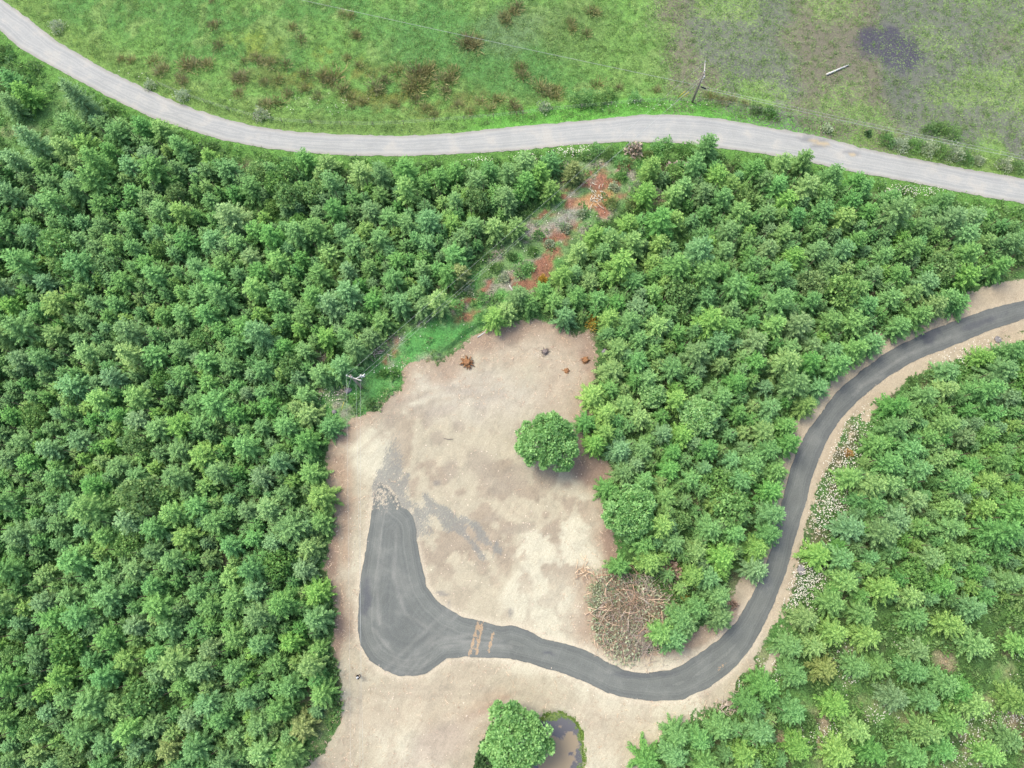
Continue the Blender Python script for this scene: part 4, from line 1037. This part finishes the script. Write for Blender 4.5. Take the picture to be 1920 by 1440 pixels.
# wood chips and sticks around the rim of the clearing
def stick_proto(seed, k=5):
    r = np.random.default_rng(seed); P = np.c_[r.uniform(-.4, .4, (k, 2)), np.full(k, .04)]
    D = unit(np.c_[r.normal(0, 1, (k, 2)), r.uniform(-.05, .2, k)]); S = unit(np.cross(D, np.array([0, 0, 1.0])))
    V, F = rhombs(P, D, S, r.uniform(.15, .5, k), np.full(k, .028)); return V, F, np.repeat(r.random(k), 4)
SP = [stick_proto(800+i) for i in range(6)]
def f_st(X, Y):
    s = samp(sdC, X, Y); a, b = to_px(X, Y)
    p_ = np.where(s > 0, np.exp(-s/2.6)*.9, 0)+np.where((s < 0) & (samp(mask, X, Y) > .5), .10, 0)
    p_ = p_+np.where((b < 760) & (s > 0) & (a > 850), .4, 0)+np.where((b > 1240) & (s > 0), .18, 0)+np.where(s > 0, .02, 0)
    return (rng.random(len(X)) < p_) & (samp(sdD, X, Y) < -.3) & (~samp(north, X, Y)) & (samp(sdP, X, Y) < -.2)
X, Y = scat(50000, f_st)
tag(link('wood_debris', scatter_mesh('wood_debris', SP, X, Y, sampZ(X, Y)+.02, rng.uniform(.5, 1.15, len(X)), None, None, [M['chips']])), 'brown chips and sticks littering the rim of the clearing', 'wood debris', kind='stuff')

def stone_proto(seed):
    r = np.random.default_rng(seed); V = np.array([(1, 0, 0), (0, 1, 0), (-1, 0, 0), (0, -1, 0), (.6, 0, .6), (0, .6, .6), (-.6, 0, .6), (0, -.6, .6)], float)*r.uniform(.7, 1.3, (8, 3))*.09
    F = np.array([(0, 1, 5, 4), (1, 2, 6, 5), (2, 3, 7, 6), (3, 0, 4, 7), (4, 5, 6, 7)]); return V, F, np.full(8, r.random())
M['pebble'] = leaf_material('pebbles', L(150, 140, 124), L(226, 216, 198), 0.0, .15)
X, Y = scat(60000, lambda X, Y: (~samp(north, X, Y)) & (samp(sdC, X, Y) > -.2) & (samp(sdP, X, Y) < -.4) & ((samp(sdD, X, Y) < -.05)) & (rng.random(len(X)) < .10+.5*sstep(.5, .65, fbm(X, Y, .25, 3, 90))+.6*np.exp(-np.abs(samp(sdD, X, Y)+.4)*2)))
tag(link('pebbles', scatter_mesh('pebbles', [stone_proto(900+i) for i in range(6)], X, Y, sampZ(X, Y), rng.uniform(.4, 1.2, len(X))**1.5, None, None, [M['pebble']])), 'small clods and pebbles strewn over the bare dirt', 'pebbles', kind='stuff')
# ------------------------------------------------------------------ brush pile
bx, by, _ = at(1183, 1150, .6)
pile = empty('brush_pile', (bx, by, 0)); tag(pile, 'big heap of cut tan and grey branches on the clearing edge', 'brush pile')
def heap(name, mat, N, lmin, lmax, rad, seed, curve=.4, region=None):
    r = np.random.default_rng(seed); tb = []; vv = []
    for i in range(N):
        if region: cx, cy = region[0]+r.normal(0, region[2]), region[1]+r.normal(0, region[2])
        else:
            a = r.uniform(0, 6.28); q = 5.6*math.sqrt(r.random())*(1+.13*math.sin(3*a+1)+.08*math.sin(7*a)); cx, cy = q*math.cos(a)*.95, q*math.sin(a)
        z0 = max(.1, 1.9*(1-((cx/6)**2+(cy/6)**2)))*r.uniform(.35, 1.05)
        a = r.uniform(0, 6.28); l = r.uniform(lmin, lmax); d = np.array([math.cos(a), math.sin(a), r.uniform(-.15, .25)])
        sd = np.array([-d[1], d[0], 0])*curve*l*r.normal(0, .5)
        P0 = np.array([cx, cy, z0])-d*l/2
        pts = [P0, P0+d*l*.35+sd*.7, P0+d*l*.7+sd*.8, P0+d*l]
        rr = rad*r.uniform(.6, 1.4)
        v = tube(pts, [rr, rr*.85, rr*.6, rr*.25], 5); tb.append(v); vv.append(np.full(len(v[0]), r.random()))
        for _ in range(r.integers(0, 3)):
            t = r.uniform(.4, .9); b = P0+d*l*t+sd*.8; dd = unit(d+r.normal(0, .7, 3)*np.array([1, 1, .4]))
            v = tube([b, b+dd*l*.2, b+dd*l*.38+r.normal(0, .05, 3)], [rr*.5, rr*.35, rr*.15], 4); tb.append(v); vv.append(np.full(len(v[0]), r.random()))
    return link(name, tubes_mesh(name, tb, M[mat], {'v': np.concatenate(vv)}), pile)
o = heap('branches', 'twig_tan', 100, 1.4, 4.2, .055, 1, .7); o['label'] = 'pale tan stripped branches'
o = heap('branches', 'twig_grey', 420, .8, 2.6, .028, 2); o['label'] = 'grey tangled twigs'
o = heap('branches', 'twig_grey', 160, 1.0, 2.4, .026, 3, .3, (1.6, -3.6, 1.3)); o['label'] = 'grey brush at the lower edge'
o = heap('branches', 'dead', 200, .7, 2.0, .026, 4, .4, (-1.0, 1.2, 1.6)); o['label'] = 'reddish brown branches'
V, F, v = shrub_parts(77, 6.0, 1.7, 5200, .34, .2)
link('foliage', new_mesh('foliage', V, F, [M['greybush']], attrs={'v': v}), pile)['label'] = 'wilting grey green foliage in the heap'
V, F, v = shrub_parts(78, 5.4, 1.5, 2200, .34, .1)
link('foliage', new_mesh('foliage', V, F, [M['dead']], attrs={'v': v}), pile)['label'] = 'dry brown foliage in the heap'
mnd = []
def mound(name, R, h, mat, parent, seed=1, seg=28, ring=8):
    r = np.random.default_rng(seed); V = [(0, 0, h)]; F = []; T = []
    for i in range(1, ring+1):
        q = i/ring
        for k in range(seg):
            a = 2*math.pi*k/seg; w = 1+.12*math.sin(3*a+seed)+.06*math.sin(7*a)
            V.append((R*q*w*math.cos(a), R*q*w*math.sin(a), h*(1-q*q)*(1+r.normal(0, .12))-.1*q))
    for k in range(seg): T.append((0, 1+k, 1+(k+1) % seg))
    for i in range(ring-1):
        for k in range(seg):
            a = 1+i*seg+k; b = 1+i*seg+(k+1) % seg; F.append((a, a+seg, b+seg, b))
    return link(name, new_mesh(name, np.array(V), [np.array(F), np.array(T)], [M[mat]], smooth=True), parent)
M['duff'] = plain('brown_duff', alb4(158, 144, 122), .4, 2.5)
mound('heap_core', 5.6, 1.1, 'duff', pile)
# second, smaller grey slash by the driveway
def small_slash(px, py, N, lab, seed, mk='twig_grey', spread=.8, cat='brush pile', nm='branch_heap'):
    global pile
    x, y, _ = at(px, py); r = np.random.default_rng(seed); tb = []; vv = []
    for i in range(N):
        c = np.array([r.normal(0, spread), r.normal(0, spread), r.uniform(.08, .5)]); d = unit(np.array([r.normal(), r.normal(), r.normal()*.2])); l = r.uniform(.5, 1.5)
        v = tube([c-d*l/2, c+r.normal(0, .08, 3), c+d*l/2], [.05, .04, .015], 5); tb.append(v); vv.append(np.full(len(v[0]), r.random()))
    return tag(link(nm, tubes_mesh(nm, tb, M[mk], {'v': np.concatenate(vv)}), None, (x, y, hgt(x, y))), lab, cat)
small_slash(1372, 1322, 60, 'small heap of grey dead branches beside the lower driveway', 1)
small_slash(1120, 372, 30, 'bleached white branches lying on the orange dirt patch', 2, 'daisy', .8)
small_slash(1092, 1072, 26, 'pale broken sticks on the clearing edge above the brush pile', 3, 'twig_tan', .7)
small_slash(1250, 1090, 30, 'grey twigs between the brush pile and dead fir', 5, 'twig_grey', .9)
small_slash(712, 662, 30, 'dark brown twigs by the pole beside the red earth', 6, 'twig_grey', .7)
small_slash(640, 735, 14, 'pale slash beside the rocks left of the leaning pole', 7, 'twig_grey', .8)

# ------------------------------------------------------------------ stumps, rocks, logs
def stump(px, py, r0, h, mat, label, seed, roots=7, rl=1.0):
    x, y, _ = at(px, py); r = np.random.default_rng(seed)
    t = empty('stump', (x, y, hgt(x, y))); tag(t, label, 'stump')
    seg = 14; V = []; F = []
    prof = [(1.5, -.1), (1.15, .12), (1.0, h*.5), (.95, h*.92), (.55, h*.97), (0.2, h*.9)]
    w = 1+r.normal(0, .1, seg)
    for q, z in prof:
        for k in range(seg):
            a = 2*math.pi*k/seg; V.append((r0*q*w[k]*math.cos(a), r0*q*w[k]*math.sin(a), z+r.normal(0, .03)))
    for i in range(len(prof)-1):
        for k in range(seg):
            a = i*seg+k; b = i*seg+(k+1) % seg; F.append((a, b, b+seg, a+seg))
    V.append((0, 0, h*.88)); T = [((len(prof)-1)*seg+k, (len(prof)-1)*seg+(k+1) % seg, len(V)-1) for k in range(seg)]
    link('trunk_base', new_mesh('trunk_base', np.array(V), [np.array(F), np.array(T)], [M[mat]], smooth=True), t)
    tb = []
    for k in range(roots):
        a = 2*math.pi*k/roots+r.uniform(-.3, .3); l = rl*r.uniform(.6, 1.4); d = np.array([math.cos(a), math.sin(a), 0])
        tb.append(tube([d*r0*.6+(0, 0, h*.35), d*(r0+l*.45)+(0, 0, h*.3+r.uniform(-.1, .25)), d*(r0+l)+r.normal(0, .12, 3)*(1, 1, .3)+(0, 0, .08)], [r0*.32, r0*.2, r0*.06], 5))
    link('roots', tubes_mesh('roots', tb, M[mat]), t)
    return t
stump(1022, 660, .34, .5, 'stump', 'grey upturned stump with spreading roots in the upper clearing', 1, 9, .35)
stump(876, 680, .5, .8, 'redwood', 'orange brown torn root stump at the upper left of the clearing', 2, 14, .6)
stump(1098, 675, .4, .5, 'redwood', 'pale orange stump on the upper right clearing edge', 3, 7, .25)
stump(1062, 695, .3, .25, 'redwood', 'small low brown stump in the upper right of the clearing', 4, 6, .2)
stump(130, 414, .5, .7, 'stump', 'purple grey old stump in the upper left plantation', 5, 9, .9)
stump(168, 418, .45, .6, 'stone', 'pale grey stump beside a darker stump in the upper left plantation', 6, 5, .4)
stump(1225, 618, .45, .8, 'stone', 'pale grey broken stump among firs right of the clearing', 7, 5, .4)
def rock(px, py, r0, lab, seed, flat=.6, mat='stone'):
    x, y, _ = at(px, py); bm = bmesh.new(); bmesh.ops.create_icosphere(bm, subdivisions=3, radius=r0)
    r = random.Random(seed); ax = (r.uniform(.9, 1.3), r.uniform(.75, 1.0))
    for v in bm.verts:
        nn = float(fbm(v.co.x*2+seed, v.co.y*2+v.co.z*1.7, 1.1/r0, 3, seed))
        v.co *= .72+.6*nn; v.co.x *= ax[0]; v.co.y *= ax[1]; v.co.z *= flat
    me = bpy.data.meshes.new('rock'); bm.to_mesh(me); bm.free(); me.materials.append(M[mat])
    return tag(link('rock', me, None, (x, y, hgt(x, y)+r0*flat*.3), r.uniform(0, 6)), lab, 'rock')
for j, (a, b, s, lab) in enumerate([(653, 733, .5, 'grey boulder left of the leaning utility pole'), (627, 773, .4, 'small grey rock below the yellow guard at the strip end'), (1385, 970, .4, 'small rock hidden inside the driveway bend'), (1502, 1068, .6, 'pale grey rock in the daisies outside the driveway'), (1870, 637, .5, 'dark grey rock on the outer verge of the upper driveway'),
        (1700, 953, .7, 'grey boulder among firs at the right'), (359, 683, .5, 'grey rock in the left plantation, upper of a pair'), (350, 710, .5, 'grey rock in the left plantation, lower of a pair'), (290, 880, .5, 'grey rock deep in the left plantation'), (1218, 396, .6, 'pale boulder at the top of the right plantation'), (1165, 458, .5, 'grey rock among firs right of the red strip'), (1128, 527, .5, 'blue grey rock among firs above the clearing'),
        (1445, 1343, .5, 'grey rock at the lower edge of the driveway plantation'), (1137, 603, .5, 'pale rock beside the largest broom bush'), (1135, 662, .55, 'white rock on the right edge of the upper clearing'), (1290, 308, .5, 'dark rock by the gravel road at the right plantation'), (1190, 1237, .0, '')]):
    if s: rock(a, b, s, lab, 30+j)
def log(px0, py0, px1, py1, r0, mat, lab, cat='log', nm='log', z=.25, forks=2, seed=0):
    a = np.array(at(px0, py0)); b = np.array(at(px1, py1)); a[2] = hgt(a[0], a[1])+z*.6+r0; b[2] = hgt(b[0], b[1])+z*.6+r0
    m = (a+b)/2; r = np.random.default_rng(seed); o0 = m.copy(); o0[2] = 0
    mid = m+r.normal(0, .05, 3)
    tb = [tube([a-o0, (a+mid)/2-o0+r.normal(0, .02, 3), mid-o0, b-o0], [r0, r0*.95, r0*.85, r0*.55], 9)]
    d = unit(b-a)
    for k in range(forks):
        q = a+(b-a)*r.uniform(.4, .9)-o0; dd = unit(d+np.array([r.normal(0, .5), r.normal(0, .5), .3])); tb.append(tube([q, q+dd*.5], [r0*.4, r0*.15], 5))
    return tag(link(nm, tubes_mesh(nm, tb, M[mat]), None, tuple(o0)), lab, cat)
log(1552, 136, 1594, 118, .16, 'log', 'long bleached white log lying in the marsh', forks=1, z=0)
log(1109, 755, 1107, 775, .12, 'redwood', 'short orange stick on the right edge of the clearing', 'stick', 'stick', z=0, forks=0)
log(955, 535, 963, 548, .1, 'log', 'white broken stick at the lower end of the red strip', 'stick', 'stick', z=0, forks=1, seed=2)
log(1386, 1275, 1382, 1305, .06, 'log', 'thin pale pole lying beside the lower driveway', 'stick', 'stick', z=0, forks=0, seed=3)
log(1376, 1300, 1375, 1318, .06, 'log', 'short pale stick standing by the grey branch heap', 'stick', 'stick', z=0, forks=0, seed=4)
log(832, 822, 850, 824, .05, 'stump', 'thin dark stick on the bare dirt above the centre', 'stick', 'stick', z=0, forks=1, seed=5)
log(895, 632, 935, 607, .08, 'log', 'thin pale stick along the upper left rim of the clearing', 'stick', 'stick', z=0, forks=2, seed=6)

# ------------------------------------------------------------------ utility poles and wires
def box(bm, c, s, rot=None):
    r = bmesh.ops.create_cube(bm, size=1.0)
    for v in r['verts']:
        v.co = Vector((v.co.x*s[0], v.co.y*s[1], v.co.z*s[2]))
        if rot: v.co.rotate(rot)
        v.co += Vector(c)
def bmesh_obj(name, bm, mat, parent, bevel=0):
    me = bpy.data.meshes.new(name); bm.to_mesh(me); bm.free(); me.materials.append(mat)
    return link(name, me, parent)
def insul(bm_list, c, up=.3):
    c = np.array(c, float)
    bm_list.append(tube([c, c+(0, 0, up*.3), c+(0, 0, up*.35), c+(0, 0, up*.6), c+(0, 0, up*.65), c+(0, 0, up)], [.05, .05, .11, .06, .11, .05], 8))
def solve_h(bpx, tpx):
    x0, y0, _ = at(*bpx)
    best = min(np.arange(3, 12, .05), key=lambda h: math.hypot(to_px(x0, y0, h)[0]-tpx[0], to_px(x0, y0, h)[1]-tpx[1]))
    return x0, y0, best
x1, y1, h1 = solve_h((1298, 191), (1322, 138))
x2, y2, h2 = solve_h((680, 729), (657, 704))
g1 = hgt(x1, y1); g2 = hgt(x2, y2)
print('poles', x1, y1, h1, x2, y2, h2)
def pole(x, y, h, label, armdir, armlen, armz, off=0.0):
    t = empty('utility_pole', (x, y, hgt(x, y))); g = hgt(x, y); h = h-g
    tag(t, label, 'utility pole', 'wooden utility poles')
    link('pole', tubes_mesh('pole', [tube([(0, 0, -.5), (0, 0, h*.5), (0, 0, h)], [.20, .17, .13], 12)], M['pole']), t)
    a = math.atan2(armdir[1], armdir[0])
    bm = bmesh.new(); box(bm, (0, 0, 0), (armlen, .13, .14)); o = bmesh_obj('crossarm', bm, M['polelight'], t)
    ca, sa = math.cos(a), math.sin(a)
    o.location = (.16*sa+off*ca, -.16*ca+off*sa, armz-g); o.rotation_euler = (0, 0, a)
    ends = []
    for k in (-.46, -.12, .46):
        il = []; insul(il, (0, 0, 0), .28); io = link('insulator', tubes_mesh('insulator', il, M['porcelain']), t)
        io.location = ((k*armlen+off)*ca+.16*sa, (k*armlen+off)*sa-.16*ca, armz-g+.07)
        ends.append(np.array([x, y, g])+np.array(io.location)+(0, 0, .28))
    br = [tube([((.25*k*armlen+off*.5)*ca+.16*sa, (.25*k*armlen+off*.5)*sa-.16*ca, armz-g-.05), (.02*math.sin(a), 0, armz-g-.75)], [.025, .025], 5) for k in (-1, 1)]
    link('brace', tubes_mesh('brace', br, M['metal_grey']), t)
    return t, ends, g
# pole 1: crossarm across the line to the clearing pole
p1, e1, g1 = pole(x1, y1, h1, 'grey utility pole with pale crossarm between gravel road and marsh', (.12, 1), 2.9, h1-.35, .8)
il = []
for dz in (1.1, 1.6, 2.2):
    il.append(tube([(.15, .1, h1-g1-dz), (.34, .22, h1-g1-dz+.08)], [.05, .07], 7))
link('insulator', tubes_mesh('insulator', il, M['porcelain']), p1)
link('splice_case', tubes_mesh('splice_case', [tube([(.3, -.15, h1-g1-3.0), (1.1, -.45, h1-g1-3.05)], [.11, .11], 9)], M['black']), p1)
p2, e2, g2 = pole(x2, y2, h2, 'brown utility pole with white insulators at the upper left clearing edge', (1, -.35), 2.2, h2-.3, .5)
cut = link('cutout_switch', tubes_mesh('cutout_switch', [tube([(1.0, .2, h2-g2-2.0), (1.5, .7, h2-g2-1.9)], [.09, .09], 8), tube([(.9, .55, h2-g2-2.0), (1.5, .3, h2-g2-1.9)], [.08, .08], 8), tube([(.1, 0, h2-g2-2.0), (1.2, .45, h2-g2-2.0)], [.06, .06], 6), tube([(1.0, .4, h2-g2-2.3), (1.0, .4, h2-g2-1.5)], [.10, .10], 8)], M['porcelain']), p2)
cut['label'] = 'white fused switch on a side bracket'
def wire(a, b, sag, label, group, r=.010, n_=28):
    a = np.array(a, float); b = np.array(b, float); mid = (a+b)/2
    pts = [a+(b-a)*t-np.array([0, 0, sag*4*t*(1-t)])-mid for t in np.linspace(0, 1, n_)]
    return tag(link('power_line', tubes_mesh('power_line', [tube(pts, [r]*n_, 5)], M['wire']), None, tuple(mid)), label, 'power line', group)
G1 = 'power lines between the two poles'
e1 = [e1[2], e1[0], np.array([x1-.25, y1, h1-2.2])]; e2 = [e2[0], e2[2], np.array([x2+.25, y2+.1, h2-2.2])]
for k, (a, b) in enumerate(zip(e1, e2)):
    wire(a, b, .35, ['left wire spanning from the gravel road pole to the clearing pole', 'middle wire spanning between the two poles', 'right wire spanning from the gravel road pole to the clearing pole'][k], G1)
# lines along the road: out to the left and right of the picture
c1 = np.array([x1, y1, h1-2.9])
la = np.array(at(300, -60, h1-1.5)); wire(c1, la, .3, 'single thin wire crossing the meadow from the roadside pole', 'roadside power lines', .022)
ra = np.array(at(2150, 340, h1-2.2)); wire(c1+(.2, -.1, 0), ra, .3, 'upper thin wire running right from the roadside pole', 'roadside power lines', .016)
wire(c1+(.2, -.2, -.35), ra+(0, 0, -.5), .5, 'lower dark wire running right from the roadside pole', 'roadside power lines', .022)
# lines from pole 2 to the bottom of the frame
for k, (px, pxe, s) in enumerate([(657, 660, 0), (667, 672, 1), (683, 687, 2)]):
    a = e2[[0, 1, 2][k]]
    e = np.array(at(pxe, 1900, h2-.2))
    wire(a, e, .4, ['left of the three wires running down over the dirt', 'middle of the three wires running down over the dirt', 'right of the three wires running down across the turnaround'][k], 'power lines south of the clearing pole', .009)
# guy wires
def guy(a, b, label):
    a = np.array(a, float); b = np.array(b, float); b[2] = hgt(b[0], b[1]); d = unit(a-b)
    t = empty('guy_wire', tuple(b)); tag(t, label, 'guy wire')
    link('wire', tubes_mesh('wire', [tube([(0, 0, 0), tuple(a-b)], [.016, .016], 5)], M['wire']), t)
    link('guard', tubes_mesh('guard', [tube([tuple(d*.1), tuple(d*2.3)], [.05, .05], 6)], M['yellow']), t)
guy((x1, y1, h1-.5), at(1270, 184), 'upper guy wire with yellow guard beside the roadside pole')
guy((x1, y1, h1-2.5), at(1276, 185), 'lower guy wire with yellow guard beside the roadside pole')
guy((x2, y2, h2-.6), at(640, 771), 'guy wire with yellow guard left of the clearing pole')
# field fence along the meadow side of the gravel road
fn_ = empty('wire_fence', tuple(at(900, 230))); tag(fn_, 'low wire fence on thin posts along the meadow side of the gravel road', 'fence')
fo = np.array(fn_.location)
fp = [(300, 165), (340, 182), (385, 198), (430, 212), (480, 226), (530, 234), (585, 238), (640, 240), (700, 241), (757, 238), (815, 234), (870, 230), (925, 226), (980, 220), (1035, 213), (1090, 208), (1145, 203), (1200, 198), (1255, 196), (1310, 196), (1365, 203), (1420, 213), (1480, 224), (1540, 236), (1602, 240), (1660, 254)]
pp = []
for (a, b) in fp:
    x, y, _ = at(a, b-4); z = hgt(x, y); pp.append(np.array([x, y, z])-fo)
    link('fence_post', tubes_mesh('fence_post', [tube([pp[-1]+(0, 0, -.2), pp[-1]+(0, 0, 1.25)], [.05, .045], 6)], M['pole']), fn_)
link('fence_wire', tubes_mesh('fence_wire', [tube([q+(0, 0, z) for q in pp], [.008]*len(pp), 4) for z in (.5, .85, 1.15)], M['wire']), fn_)

# ------------------------------------------------------------------ person (drone pilot) on the dirt
def person(px, py):
    x, y, _ = at(px, py, .4); g = hgt(x, y)
    J = {}; ed = []
    def j(n_, co, r, par=None):
        J[n_] = (len(J), Vector(co), r)
        if par: ed.append((J[par][0], J[n_][0]))
    j('pelvis', (0, 0, .95), .15)
    j('waist', (0, .01, 1.10), .135, 'pelvis'); j('chest', (0, .0, 1.30), .165, 'waist'); j('neckb', (0, 0, 1.46), .085, 'chest'); j('neck', (0, .02, 1.53), .055, 'neckb')
    j('headl', (0, .035, 1.60), .08, 'neck'); j('head', (0, .03, 1.67), .098, 'headl'); j('headt', (0, .025, 1.73), .085, 'head')
    for s, q in ((-1, 'L'), (1, 'R')):
        j('hip'+q, (s*.10, 0, .88), .11, 'pelvis'); j('knee'+q, (s*.12, .04, .50), .07, 'hip'+q); j('ank'+q, (s*.13, -.01, .10), .05, 'knee'+q); j('toe'+q, (s*.15, .17, .05), .045, 'ank'+q)
        j('sh'+q, (s*.20, 0, 1.41), .075, 'chest'); j('el'+q, (s*.27, .03, 1.13), .05, 'sh'+q); j('wr'+q, (s*.10, .26, 1.13), .034, 'el'+q); j('palm'+q, (s*.06, .33, 1.15), .036, 'wr'+q)
        for f_ in range(4):
            j(f'f{f_}'+q, (s*(.035+.005*f_), .375+.008*(1.5-abs(f_-1.5)), 1.18-.022*f_), .011, 'palm'+q); j(f'g{f_}'+q, (s*.012, .385, 1.175-.022*f_), .009, f'f{f_}'+q)
        j('th'+q, (s*.035, .32, 1.195), .012, 'palm'+q)
    me = bpy.data.meshes.new('person'); names = list(J)
    me.from_pydata([J[k][1] for k in names], ed, [])
    o = link('person', me, None, (x, y, g), R_(-60)); me.materials.append(M['cloth'])
    sk = o.modifiers.new('skin', 'SKIN'); sk.use_smooth_shade = True
    for k, v in zip(names, me.skin_vertices[0].data): v.radius = (J[k][2], J[k][2])
    me.skin_vertices[0].data[0].use_root = True
    ss = o.modifiers.new('sub', 'SUBSURF'); ss.levels = 1; ss.render_levels = 2
    tag(o, 'person in dark clothes and white cap standing below the turnaround holding a controller', 'person')
    # cap: crown and visor
    bm = bmesh.new(); bmesh.ops.create_uvsphere(bm, u_segments=18, v_segments=10, radius=.125)
    bmesh.ops.delete(bm, geom=[v for v in bm.verts if v.co.z < -.01], context='VERTS')
    for v in bm.verts: v.co.z *= .85
    cap = bmesh_obj('cap', bm, M['porcelain'], o); cap.location = (0, .03, 1.70); cap['label'] = 'white cap'
    bm = bmesh.new(); bmesh.ops.create_circle(bm, cap_ends=True, segments=16, radius=.10)
    rr = bmesh.ops.extrude_face_region(bm, geom=bm.faces[:]); bmesh.ops.translate(bm, verts=[v for v in rr['geom'] if isinstance(v, bmesh.types.BMVert)], vec=(0, 0, .012))
    vz = bmesh_obj('visor', bm, M['porcelain'], cap); vz.location = (0, .12, 0)
    # face features
    bm = bmesh.new()
    box(bm, (0, .135, 1.645), (.025, .03, .035)); box(bm, (-.035, .125, 1.67), (.022, .012, .01)); box(bm, (.035, .125, 1.67), (.022, .012, .01)); box(bm, (0, .125, 1.60), (.045, .012, .01))
    bmesh_obj('face', bm, M['skin'], o)
    # controller is held: its own thing
    bm = bmesh.new(); box(bm, (0, 0, 0), (.20, .12, .04)); box(bm, (-.07, .09, .02), (.015, .09, .012)); box(bm, (.07, .09, .02), (.015, .09, .012)); box(bm, (0, .05, .05), (.15, .01, .08))
    bmesh.ops.bevel(bm, geom=bm.edges[:], offset=.004, segments=1, affect='EDGES')
    c = bmesh_obj('controller', bm, M['black'], None); m4 = Vector((0, .40, 1.15)); m4.rotate(o.rotation_euler); c.location = Vector((x, y, g))+m4; c.rotation_euler = o.rotation_euler
    tag(c, 'small black remote controller held by the person', 'remote controller')
n = NT('skin_and_clothes'); p = n.objc(); sx = n.node('ShaderNodeSeparateXYZ'); n.set(sx.inputs[0], p)
zc = sx.outputs[2]; yc = sx.outputs[1]
top = n.mix(n.math('GREATER_THAN', zc, .98), alb4(38, 38, 50), alb4(36, 30, 36))
hand_ = n.math('GREATER_THAN', yc, .255); head_ = n.math('GREATER_THAN', zc, 1.50)
c = n.mix(n.math('MAXIMUM', hand_, head_), top, alb4(206, 160, 134)); c = n.mix(n.math('LESS_THAN', zc, .09), c, alb4(60, 54, 50))
n.base(c); M['cloth'] = n.m
M['skin'] = plain('skin', alb4(206, 160, 134), .05, 9)
person(673, 1268)
